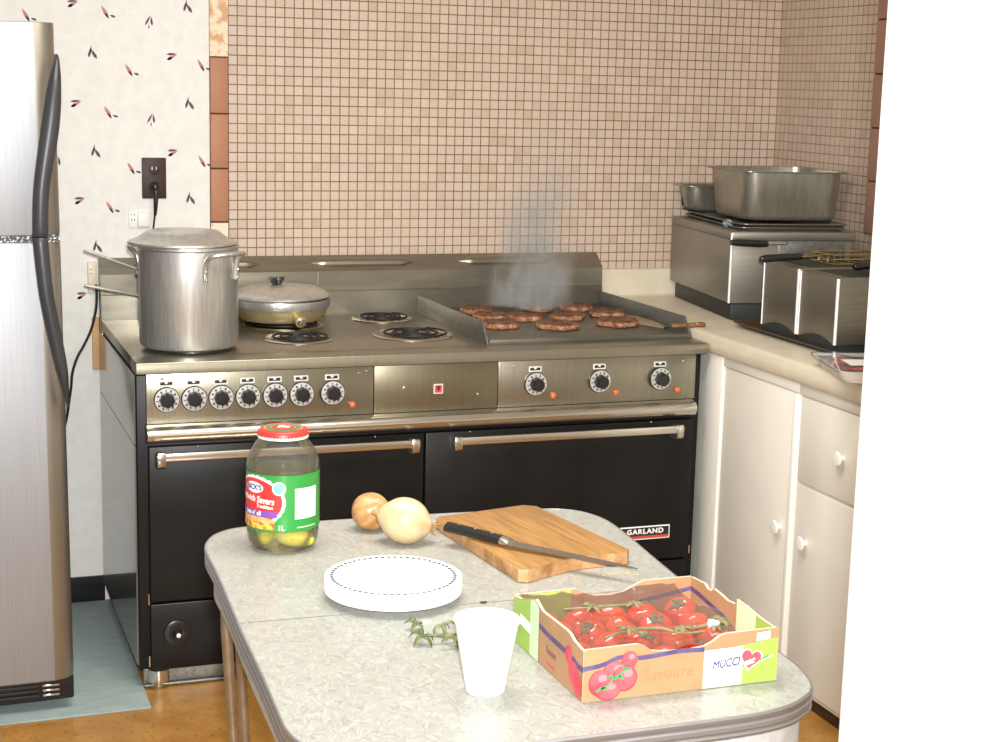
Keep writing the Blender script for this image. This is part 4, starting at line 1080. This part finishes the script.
# ------------------------------------------------------------------ onions
def onion_profile(d, a, t):
    k = 1.0
    z = d.z
    if z > .75: k += .16*((z-.75)/.25)**2
    if z < -.85: k += .10*((-z-.85)/.15)
    return k + .006*math.sin(6*a)
t = thing('onion', 'smaller brown skinned onion behind the pale onion on the table', 'onion', (-.116, -1.935, TZ))
m = MB().sphere((0, 0, 0), (.0355, .0345, .0335), 40, 24, fn=onion_profile); o = obj('bulb', m, 'onion_brown', t, local=True); o.location = (0, 0, .0335); o.rotation_euler = (math.radians(55), .3, .4)
m = MB()
for k in range(9):
    a = 2*PI*k/9; m.tube([(.004*math.cos(a), .004*math.sin(a), -.033), (.008*math.cos(a), .008*math.sin(a), -.038)], [.0012, .0005], 5)
r = obj('root_tuft', m, 'root', o, local=True)
t = thing('onion', 'large pale yellow onion in front of the brown onion, left of the cutting board', 'onion', (-.0815, -2.032, TZ))
m = MB().sphere((0, 0, 0), (.0405, .0405, .0440), 48, 28, fn=onion_profile); o = obj('bulb', m, 'onion', t, local=True); o.location = (0, 0, .0403)
o.rotation_euler = (0, math.radians(76), math.radians(156))
m = MB()
for k in range(14):
    a = 2*PI*k/14+.2; rr = .005+.003*(k % 3); L3 = .046+.008+.004*(k % 4)
    m.tube([(.004*math.cos(a), .004*math.sin(a), -.045), (rr*math.cos(a), rr*math.sin(a), -.050), (rr*1.5*math.cos(a), rr*1.5*math.sin(a), -L3)], [.0015, .0010, .0004], 5)
obj('root_tuft', m, 'root', o, local=True)
m = MB().tube([(0, 0, .048), (.001, 0, .056), (.003, .001, .061)], [.008, .0045, .002], 8, smooth=4); obj('neck', m, 'onion_brown', o, local=True)

# ------------------------------------------------------------------ paper plates
NP = 16
pc = (-.186, -2.311)
def plate_mb():
    m = MB().lathe([(.002, .0), (.070, .0), (.080, .0015), (.090, .0075), (.0940, .010), (.1050, .0118), (.1068, .0112), (.1071, .0118), (.1050, .0128), (.0935, .0110), (.0890, .0085), (.079, .0025), (.069, .0010), (.002, .0010)], (0, 0, 0), 64)
    return m
pl0 = obj('paper_plate', plate_mb(), 'paper', loc=(pc[0], pc[1], TZ+.0004), local=True, sharp=60)
tag(pl0, 'bottom white paper plate of the stack, touching the tabletop', 'plate', 'stack of paper plates')
for k in range(1, NP):
    last = k == NP-1
    if last:
        c = thing('paper_plate', 'top white paper plate of the stack, rim printed with small dashes', 'plate', (pc[0], pc[1], TZ+.0004+k*.0015), 0, 'stack of paper plates')
        pm = obj('plate', plate_mb(), 'paper', c, local=True, sharp=60)
        m = MB()
        for j in range(60):
            a = 2*PI*j/60; w = .0030; r0, r1 = .0935, .0990
            c0, s0 = math.cos(a), math.sin(a); z0 = .01225
            m.ngon([(r0*c0+s0*w, r0*s0-c0*w, z0-.0004), (r1*c0+s0*w, r1*s0-c0*w, z0), (r1*c0-s0*w, r1*s0+c0*w, z0), (r0*c0-s0*w, r0*s0+c0*w, z0-.0004)])
        m.warp(lambda x, y, z: (x, y, z+.00025)); obj('rim_dashes', m, 'dots', c, local=True, flat=True)
    else:
        c = pl0.copy(); COL.objects.link(c); c.location = (pc[0]+random.uniform(-.0006, .0006), pc[1]+random.uniform(-.0006, .0006), TZ+.0004+k*.0015)
        c['label'] = 'white paper plate inside the stack, only its rim edge showing'

# ------------------------------------------------------------------ foam cup
cx, cy = -.1810, -2.721
cup = thing('foam_cup', 'white foam cup standing on the table in front of the tomato box', 'cup', (cx, cy, TZ))
m = MB().lathe([(.002, .0005), (.0255, .0005), (.0268, .002), (.0425, .0955), (.0440, .0965), (.0445, .0985), (.0435, .1003), (.0415, .0995), (.0395, .0955), (.0245, .005), (.002, .005)], (cx, cy, TZ), 56); obj('cup', m, 'foam', cup)

# ------------------------------------------------------------------ tomato stems on the table
def calyx(mb, c, tilt, n, ln, rz, droop=.6):
    Rm = Matrix.Translation(c) @ Matrix.Rotation(rz, 4, 'Z') @ Matrix.Rotation(tilt, 4, 'X')
    for k in range(n):
        a = 2*PI*k/n + .2*math.sin(k*2.1); q = ln*(.8+.3*((k*37) % 10)/10)
        pts = []
        for tt, up in ((0, 0), (.35, .10), (.7, .02), (1, -droop*.45)):
            pts.append(Rm @ Vector((q*tt*math.cos(a), q*tt*math.sin(a), q*up)))
        mb.tube(pts, [.0018, .0042, .0032, .0005], 6, smooth=3, flat=.35)
    mb.sphere(tuple(Rm @ Vector((0, 0, .001))), .0032, 8, 6)
m = MB(); calyx(m, Vector((-.199, -2.468, TZ+.010)), .5, 5, .017, .4, 1.2)
tag(obj('tomato_calyx', m, 'calyx', loc=(-.199, -2.468, TZ)), 'single small green tomato calyx on the table near the plates', 'tomato calyx')
m = MB()
calyx(m, Vector((-0.2080, -2.5290, TZ+.012)), .3, 5, .023, .0, 1.3); calyx(m, Vector((-0.1670, -2.5000, TZ+.014)), -.4, 5, .021, .8, 1.3); calyx(m, Vector((-0.1650, -2.5520, TZ+.012)), .5, 5, .022, 2.0, 1.3)
m.tube([(-0.2080, -2.5290, TZ+.012), (-0.1920, -2.5320, TZ+.013), (-0.1720, -2.5340, TZ+.011), (-0.1490, -2.5300, TZ+.012), (-0.1400, -2.5220, TZ+.015)], [.0018, .0022, .0028, .0026, .0030], 8, smooth=5)
m.tube([(-0.1750, -2.5330, TZ+.011), (-0.1670, -2.5000, TZ+.014)], .0016, 6); m.tube([(-0.1750, -2.5330, TZ+.011), (-0.1650, -2.5520, TZ+.012)], .0016, 6)
tag(obj('tomato_sprig', m, 'calyx', loc=(-.18, -2.53, TZ)), 'branched green tomato sprig with three calyxes beside the foam cup', 'tomato sprig')
m = MB().sphere((-.0605, -2.380, TZ+.0015), (.006, .0022, .0015), 10, 6, fn=lambda d, a, t: 1+.3*math.sin(3*a))
tag(obj('food_scrap', m, 'scrap', loc=(-.0605, -2.380, TZ)), 'tiny dark food scrap on the table seam between plates and tomato box', 'scrap')

# ------------------------------------------------------------------ cutting board and knife
bL, bB, bR, bF = Vector((-.004, -1.962)), Vector((.201, -1.918)), Vector((.253, -2.253)), Vector((.029, -2.308))
t = thing('cutting_board', 'worn wooden cutting board with a chipped front edge on the table', 'cutting board', (.12, -2.11, TZ), math.radians(9))
Rb = Matrix.Rotation(math.radians(-9), 2)
def inb(p): return Rb @ (Vector(p)-Vector((.12, -2.11)))
e = bR-bF; nin = Vector((-e.y, e.x)).normalized()
edge = [bF + e*s + nin*d for s, d in ((.06, .0), (.14, .003), (.20, .009), (.34, .014), (.46, .019), (.60, .019), (.72, .012), (.80, .011), (.84, .003), (.95, .0))]
cr = lambda a, b, k: a+(b-a).normalized()*k
poly = [inb(p) for p in [cr(bL, bB, .006), cr(bB, bL, .02), cr(bB, bR, .02), cr(bR, bB, .012)] + [v for v in edge[::-1]] + [cr(bF, bL, .010), cr(bL, bF, .006)]]
m = MB().prism([(p.x, p.y) for p in poly], .0005, .0225, .002)
for f in m.bm.faces:
    c = f.calc_center_median()
    f.material_index = 1 if (abs(f.normal.z) < .5) else 0
m.bm.normal_update()
for f in m.bm.faces: f.material_index = 1 if abs(f.normal.z) < .6 else 0
obj('board', m, ['board', 'board_end'], t, local=True, sharp=30)
m = MB()
for k in range(9): m.sphere((.205+random.uniform(-.03, .03), -2.305+random.uniform(-.012, .012), TZ+.0012), (random.uniform(.001, .003), random.uniform(.001, .0025), .0011), 8, 5)
tag(obj('crumbs', m, 'crumb', loc=(.205, -2.305, TZ)), 'tan crumbs scattered under the knife tip by the board', 'crumbs', kind='stuff')
kn = thing('kitchen_knife', 'long kitchen knife with black riveted handle lying across the cutting board', 'knife', (.09, -2.17, TZ+.0235))
k0, kb, kt = Vector((-.012, -2.062, .7535)), Vector((.051, -2.167, .752)), Vector((.214, -2.354, .7465))
d = (kb-k0).normalized(); s = Vector((-d.y, d.x, 0)).normalized()
secs = []
for tt, w, o in ((0, .0085, .001), (.02, .0135, .003), (.12, .0145, .002), (.5, .0115, .0), (.85, .0125, .0), (1.0, .0125, .0)):
    c = k0+(kb-k0)*tt - s*o
    secs.append([tuple(c + s*w*math.cos(2*PI*i/16) + Vector((0, 0, .0085*math.sin(2*PI*i/16)))) for i in range(16)])
m = MB().loft(secs); hd = obj('handle', m, 'black_plastic', kn)
for tt in (.2, .5, .8):
    c = k0+(kb-k0)*tt; m = MB().lathe([(.0034, .0072), (.0034, .0088), (.001, .0093)], tuple(c), 12); obj('rivet', m, 'chrome_bright', hd)
m = MB().tube([k0+s*.0135*.9+Vector((0, 0, .001)), k0+(kb-k0)*.1+s*.0138, k0+(kb-k0)*.5+s*.0112, kb+s*.0122], .0014, 6, smooth=3); obj('tang', m, 'chrome_bright', hd)
m = MB().loft([[tuple(kb+d*a + s*w*math.cos(2*PI*i/16) + Vector((0, 0, h*math.sin(2*PI*i/16)))) for i in range(16)] for a, w, h in ((-.001, .0127, .0087), (.006, .0130, .0080), (.016, .0135, .003))]); obj('bolster', m, 'chrome', kn)
d2 = (kt-kb); L = d2.length; d2.normalize(); s2 = Vector((-d2.y, d2.x, 0)).normalized()
secs = []
for tt, up, dn in ((.05, .0118, .0150), (.2, .0112, .0150), (.5, .0095, .0125), (.75, .0070, .0090), (.92, .0035, .0045), (1.0, .0004, .0006)):
    c = kb+d2*L*tt - Vector((0, 0, .002))
    secs.append([tuple(c+s2*up+Vector((0, 0, .0013))), tuple(c+s2*up-Vector((0, 0, .0013))), tuple(c-s2*dn-Vector((0, 0, .0002))), tuple(c-s2*dn+Vector((0, 0, .0002)))])
m = MB().loft(secs); obj('blade', m, 'blade', kn, sharp=20)

# ------------------------------------------------------------------ tomato box
X0, X1, Y0, Y1 = -.075, .213, -2.801, -2.545; TH = .004; HB = .074
bx = thing('tomato_box', 'open cardboard tomato box with printed tomatoes at the table\'s front right', 'box', ((X0+X1)/2, (Y0+Y1)/2, TZ))
lw = X1-X0; dw = Y1-Y0
def prof_wall(pts, ax, at, th, nm, fr_to):
    """wall panel with a cut-out top; pts (u, height) along the wall"""
    poly = [(pts[0][0], .001)] + list(pts) + [(pts[-1][0], .001)]
    if ax == 'x': fn = lambda a, b, c: (a, at+c, TZ+b)
    else: fn = lambda a, b, c: (at+c, a, TZ+b)
    m = MB().prism(poly, 0, th, 0, fn=fn)
    m.bm.normal_update()
    for f in m.bm.faces:
        n = f.normal
        main = abs(n.y) > .9 if ax == 'x' else abs(n.x) > .9
        f.material_index = 0 if main else 1
    return obj(nm, m, ['card', 'card_edge'], bx, flat=True)
fpts = [(X0, .071), (X0+.004, .073), (.002, .074), (.012, .070), (.022, .063), (.040, .060), (.080, .059), (.100, .061), (.112, .066), (.122, .073), (.132, .0755), (X1-.004, .0765), (X1, .074)]
bpts = [(X0, .064), (X0+.004, .068), (.020, .069), (.034, .062), (.050, .056), (.075, .055), (.098, .058), (.115, .066), (.130, .072), (X1-.004, .072), (X1, .070)]
rpts = [(Y0+.003, .074), (-2.760, .0745), (-2.742, .076), (-2.715, .079), (-2.687, .080), (-2.684, .072), (-2.660, .070), (-2.640, .073), (-2.620, .0745), (-2.612, .069), (-2.600, .0685), (-2.590, .0735), (-2.565, .072), (Y1-.003, .071)]
lpts = [(Y0+.003, .071), (-2.790, .071), (-2.765, .074), (-2.752, .079), (-2.738, .080), (-2.690, .079), (-2.655, .078), (-2.640, .083), (-2.629, .087), (-2.60, .078), (-2.57, .069), (Y1-.003, .066)]
wf = prof_wall(fpts, 'x', Y0, TH, 'front_wall', 1)
wb = prof_wall(bpts, 'x', Y1-TH, TH, 'back_wall', 1)
wr = prof_wall(rpts, 'y', X1-TH, TH, 'end_wall', 1)
wl = prof_wall(lpts, 'y', X0, TH, 'end_wall', 1)
m = MB().box(X0+.001, X1-.001, Y0+.001, Y1-.001, TZ+.0005, TZ+.0035); obj('bottom', m, 'card_in', bx)
# print on the front wall (u along x, height)
def fprint(pts, off, mt, nm, par=wf): return obj(nm, MB().ngon([(x, Y0-off, TZ+h) for x, h in pts]), mt, par, flat=True)
def lprint(pts, off, mt, nm, par=wl): return obj(nm, MB().ngon([(X0-off, y, TZ+h) for y, h in pts]), mt, par, flat=True)
def ribbon(fn, top, w):
    up = [(u, h+w/2) for u, h in top]; dn = [(u, h-w/2) for u, h in top][::-1]
    m = MB()
    for (a, b), (c, d) in zip(zip(up[:-1], up[1:]), zip(dn[::-1][:-1], dn[::-1][1:])): m.quad(fn(*a), fn(*b), fn(*d), fn(*c))
    return m
E0 = .0004
FN = lambda u, h: (u, Y0-E0, TZ+h); LN = lambda u, h: (X0-E0, u, TZ+h)
obj('printed_stripe', ribbon(FN, spline([(X0, .047), (-.050, .050), (-.025, .058), (.0, .055), (.022, .055), (.06, .058), (.100, .0565)], 6, False), .0065), 'p_purple', wf, flat=True)
fprint([(.100, .0015), (.140, .0015), (.140, .055), (.100, .0545)], .0004, 'p_white', 'printed_panel')
fprint([(.140, .0015), (.159, .0015), (.159, .0565), (.140, .055)], .0004, 'p_pale', 'printed_panel')
fprint([(.159, .0015), (X1-.001, .0015), (X1-.001, .0625), (.159, .0565)], .0004, 'p_lime', 'printed_panel')
def blob(u, h, ru, rh, fn, off, n=28): return MB().ngon([fn(u+ru*math.cos(2*PI*k/n), h+rh*math.sin(2*PI*k/n), off) for k in range(n)])
FF = lambda u, h, off: (u, Y0-off, TZ+h); LF = lambda u, h, off: (X0-off, u, TZ+h)
for k, (u, h, ru, rh) in enumerate(((-.030, .038, .019, .016), (-.010, .0535, .0115, .0125), (-.016, .029, .018, .018), (-.052, .026, .016, .018), (-.040, .015, .018, .0138))):
    obj('printed_tomato', blob(u, h, ru, rh, FF, .0006+.0003*k), 'p_rim', wf, flat=True)
    obj('printed_tomato', blob(u+.0005, h+.0006, ru*.93, rh*.93, FF, .00072+.0003*k), 'p_pink', wf, flat=True)
    obj('printed_glint', blob(u+ru*.25, h+rh*.35, ru*.38, rh*.30, FF, .00082+.0003*k), 'p_light', wf, flat=True)
def leafmark(fn, pts, w, off, mt, par):
    m = MB()
    for (a, b) in zip(pts[:-1], pts[1:]):
        dx, dy = b[0]-a[0], b[1]-a[1]; q = math.hypot(dx, dy); nx, ny = -dy/q*w, dx/q*w
        m.ngon([fn(a[0]+nx, a[1]+ny, off), fn(b[0]+nx, b[1]+ny, off), fn(b[0]-nx, b[1]-ny, off), fn(a[0]-nx, a[1]-ny, off)])
    return obj('printed_leaf', m, mt, par, flat=True)
leafmark(FF, [(-.050, .019), (-.040, .023), (-.034, .031), (-.022, .038), (-.014, .044)], .0012, .0034, 'p_green', wf)
leafmark(FF, [(-.058, .016), (-.050, .0195), (-.041, .0175)], .0020, .0034, 'p_green', wf)
leafmark(FF, [(-.040, .036), (-.032, .032), (-.024, .035), (-.020, .029)], .0022, .0036, 'p_green', wf)
leafmark(FF, [(-.022, .049), (-.018, .043), (-.008, .042)], .0015, .0038, 'p_green', wf)
tm = text_mb('Savoure', .024, 1.1, 0, .1); tm.warp(lambda x, y, z: (.048+x*.85, Y0-.0005, TZ+.029+y)); obj('printed_lettering', tm, 'p_faint', wf, flat=True)
tm = thick_text('MUCCI', .0165, .0004, .98, .16); tm.warp(lambda x, y, z: (.1335+x*.80, Y0-.0010-z, TZ+.0335+y+x*.06)); obj('printed_lettering', tm, 'p_navy', wf, flat=True)
hp = []
for k in range(40):
    a = 2*PI*k/40; hx = 16*math.sin(a)**3; hy = 13*math.cos(a)-5*math.cos(2*a)-2*math.cos(3*a)-math.cos(4*a); hp.append((.171+hx*.00095, .0365+hy*.00095))
def rot(pts, c, a): return [(c[0]+(x-c[0])*math.cos(a)-(y-c[1])*math.sin(a), c[1]+(x-c[0])*math.sin(a)+(y-c[1])*math.cos(a)) for x, y in pts]
fprint(rot([(.171+(x-.171)*1.14, .0365+(y-.0365)*1.14) for x, y in hp], (.171, .0365), -.25), .0008, 'lab_white', 'printed_heart')
fprint(rot(hp, (.171, .0365), -.25), .0012, 'p_pink', 'printed_heart')
tm = text_mb('pac', .0125, .9, .0005, .3); tm.warp(lambda x, y, z: (.168+x, Y0-.0016, TZ+.033+y+x*.25)); obj('printed_lettering', tm, 'lab_white', wf, flat=True)
obj('printed_swoosh', ribbon(lambda u, h: (u, Y0-.0009, TZ+h), spline([(.166, .021), (.178, .029), (.190, .034), (.206, .0385)], 5, False), .0022), 'lab_white', wf, flat=True)
leafmark(FF, [(.183, .033), (.190, .0355), (.198, .0385)], .0012, .0014, 'p_green', wf)
fprint([(.1785, .0605), (.199, .0625), (.199, .0735), (.1785, .072)], .0009, 'lab_white', 'price_sticker')
# print on the left end wall
lprint([(Y1-.001, .0015), (-2.640, .0015), (-2.640, .081), (-2.629, .086), (-2.60, .077), (-2.57, .068), (Y1-.001, .0645)], .0004, 'p_lime', 'printed_panel')
lprint([(-2.612, .0015), (-2.645, .0015), (-2.645, .0775), (-2.640, .082), (-2.629, .0863), (-2.612, .081)], .0007, 'p_pale', 'printed_panel')
lprint([(-2.575, .034), (-2.617, .031), (-2.617, .047), (-2.575, .050)], .0010, 'p_white', 'printed_panel')
obj('printed_stripe', ribbon(LN, spline([(-2.646, .055), (-2.68, .052), (-2.72, .051), (-2.76, .050), (-2.785, .045), (Y0, .046)], 5, False), .008), 'p_purple', wl, flat=True)
for k, (u, h, ru, rh) in enumerate(((-2.752, .050, .012, .013), (-2.770, .030, .017, .017), (-2.785, .020, .014, .017))): obj('printed_tomato', blob(u, h, ru, rh, LF, .0006+.0003*k), 'p_pink', wl, flat=True)
for k, (y, h, sz) in enumerate(((-2.690, .030, .014), (-2.690, .012, .010))):
    tm = text_mb(('Tomatoes', 'on the vine')[k], sz, 1, .0003, .1); tm.warp(lambda a, b, c: (X0-.0006, y-a*.62, TZ+h+b)); obj('printed_lettering', tm, ('p_maroon', 'p_pink')[k], wl, flat=True)
# print showing on the inner faces
IN = lambda u, h: (u, Y1-TH-.0004, TZ+h)
obj('printed_panel', MB().ngon([IN(X0+.006, .012), IN(.013, .012), IN(.013, .068), (-.05, Y1-TH-.0004, TZ+.0665), IN(X0+.006, .066)]), 'p_lime', wb, flat=True)
obj('printed_stripe', ribbon(IN, [(.10, .036), (.14, .043), (.18, .049), (X1-TH, .054)], .0065), 'p_purple', wb, flat=True)
IR = lambda u, h: (X1-TH-.0004, u, TZ+h)
obj('printed_stripe', ribbon(IR, [(Y1-TH, .054), (-2.58, .052), (-2.62, .047), (-2.66, .043)], .0075), 'p_purple', wr, flat=True)
obj('printed_panel', MB().ngon([IR(-2.690, .012), IR(-2.745, .012), IR(-2.745, .0755), IR(-2.715, .0785), IR(-2.690, .0795)]), 'p_pale', wr, flat=True)
obj('printed_panel', MB().ngon([IR(-2.745, .012), IR(-2.796, .012), IR(-2.796, .0735), IR(-2.760, .074), IR(-2.745, .0755)]), 'p_lime', wr, flat=True)
# clear film stretched over the left two thirds
ph = [random.uniform(0, 6.28) for _ in range(8)]
m = MB(); nx, ny = 22, 18; G2 = []
for j in range(ny+1):
    row = []
    for i in range(nx+1):
        u, v = i/nx, j/ny
        xe = .150 - .055*v*0 + .02*math.sin(v*5)            # right edge of the film
        x = X0+TH + (xe+(.05*v)-X0-TH)*u; y = Y0+TH+.001 + (Y1-Y0-2*TH-.002)*v
        hz = .067 - .020*math.sin(PI*u*.9)*(.4+.6*math.sin(PI*v)) + .0020*math.sin(23*u+ph[0]+9*v) + .0018*math.sin(17*v+ph[1]-8*u) + .0016*math.sin(41*u*v+ph[2])+random.uniform(-.0006, .0006)
        if v > .85: hz += (v-.85)/.15*.004
        row.append(m.bm.verts.new((x, y, TZ+hz)))
    G2.append(row)
for j in range(ny):
    for i in range(nx): m.bm.faces.new((G2[j][i], G2[j][i+1], G2[j+1][i+1], G2[j+1][i]))
obj('plastic_film', m, 'film', bx, sharp=180)

# tomatoes in rows inside the box
def tomato_mb(r, seed):
    rd = random.Random(seed); p = rd.uniform(0, 6.28)
    def fn(d, a, t):
        k = 1+.018*math.cos(5*a+p)*math.sin(t)
        if d.z > .8: k -= .16*((d.z-.8)/.2)**1.5
        return k
    return MB().sphere((0, 0, 0), (r, r, r*.88), 28, 18, fn=fn)
rows = {'back': (-2.578, [-.040, .012, .063, .115, .178]), 'second': (-2.632, [-.042, .008, .058, .110, .172]), 'third': (-2.690, [-.041, .010, .062, .118, .178]), 'front': (-2.758, [-.036, .017, .066, .124, .182])}
ordn = ['first', 'second', 'third', 'fourth', 'fifth']
vin = thing('tomato_vine', 'dried green tomato vine lying over the tomatoes in the box', 'tomato vine', (.06, -2.68, TZ+.05))
for ri, (rn, (y, xs)) in enumerate(rows.items()):
    for i, x in enumerate(xs):
        r = .0245+.002*((i*7+ri*5) % 3)/2; yy = y+random.uniform(-.003, .003); zz = .0038+r*.9
        lbk = 'red tomato in the %s row inside the box, %s from the left' % (rn if rn in ('back', 'front') else rn + ' back', ordn[i])
        tt = thing('tomato', lbk, 'tomato', (x, yy, TZ+zz), 0, 'vine tomatoes in the cardboard box')
        o = obj('fruit', tomato_mb(r, ri*9+i), 'tomato', tt, local=True); rx, ry = random.uniform(-.7, .5), random.uniform(-.5, .5)
        o.rotation_euler = (rx, ry, random.uniform(0, 6))
        if (i+ri) % 2 == 0:
            m = MB(); calyx(m, Vector((0, 0, r*.80)), 0, 5, .015, .3*i, .3); obj('calyx', m, 'vine', o, local=True)
obj('stem', MB().tube([(-.02, -2.600, TZ+.058), (.03, -2.607, TZ+.060), (.08, -2.612, TZ+.060), (.11, -2.602, TZ+.058)], [.0012, .0022, .0022, .0014], 8, smooth=5), 'vine', vin)
obj('stem', MB().tube([(-.01, -2.722, TZ+.056), (.03, -2.712, TZ+.060), (.075, -2.716, TZ+.060), (.10, -2.728, TZ+.055), (.135, -2.735, TZ+.056)], [.0014, .0022, .0024, .0022, .0014], 8, smooth=5), 'vine', vin)
obj('stem', MB().tube([(.125, -2.720, TZ+.056), (.15, -2.722, TZ+.061), (.172, -2.716, TZ+.060), (.185, -2.705, TZ+.055)], [.0014, .003, .003, .0016], 8, smooth=5), 'vine', vin)
for (x, y) in ((.02, -2.607), (.085, -2.612), (.03, -2.712), (.105, -2.728), (.155, -2.722), (.172, -2.712)):
    m = MB(); calyx(m, Vector((x, y, TZ+.061)), .2, 6, .018, x*40, .5); obj('calyx', m, 'vine', vin)
m = MB().tube([(.150, -2.722, TZ+.062), (.156, -2.734, TZ+.066)], [.006, .003], 8); obj('cut_end', m, 'p_white', vin, label='pale cut end of the vine')

# ------------------------------------------------------------------ camera
cam = bpy.data.cameras.new('Camera'); co = bpy.data.objects.new('Camera', cam); COL.objects.link(co)
fpx, yaw, pitch, roll = 1596.73, math.radians(20.456), math.radians(-10.1526), math.radians(1.4935)
cam.sensor_fit = 'HORIZONTAL'; cam.sensor_width = 36; cam.lens = fpx/990*36; cam.clip_start = .05; cam.clip_end = 50
fw = Vector((math.sin(yaw)*math.cos(pitch), math.cos(yaw)*math.cos(pitch), math.sin(pitch)))
rt = Vector((math.cos(yaw), -math.sin(yaw), 0)); up = rt.cross(fw)
r2 = rt*math.cos(roll)+up*math.sin(roll); u2 = -rt*math.sin(roll)+up*math.cos(roll)
mtx = Matrix((r2, u2, -fw)).transposed().to_4x4(); mtx.translation = Vector((-.8821, -4.6064, 1.5111))
co.matrix_world = mtx
scene.camera = co

# ------------------------------------------------------------------ light: the camera's flash, ceiling lamps, even ambient fill from the world
fl_ = bpy.data.lights.new('flash', 'AREA'); fl_.shape = 'RECTANGLE'; fl_.size = .07; fl_.size_y = .045; fl_.energy = 63; fl_.color = (1, .985, .96); fl_.spread = math.radians(120)
fo = bpy.data.objects.new('flash', fl_); COL.objects.link(fo)
mt2 = mtx.copy(); mt2.translation = mtx.translation + r2*.03 + u2*.085; fo.matrix_world = mt2
cl = bpy.data.lights.new('ceiling_light', 'AREA'); cl.shape = 'RECTANGLE'; cl.size = 1.3; cl.size_y = .5; cl.energy = 44; cl.color = (1, .95, .87)
cl_o = bpy.data.objects.new('ceiling_light', cl); COL.objects.link(cl_o); cl_o.location = (-.1, -2.1, 2.47)
w = bpy.data.worlds.new('World'); scene.world = w; w.use_nodes = True
w.node_tree.nodes['Background'].inputs[0].default_value = (.97, 1, .97, 1); w.node_tree.nodes['Background'].inputs[1].default_value = .36

vs = scene.view_settings
vs.view_transform = 'Standard'; vs.look = 'None'; vs.gamma = 1.0; vs.use_curve_mapping = False; vs.exposure = 0.0
scene.display_settings.display_device = 'sRGB'
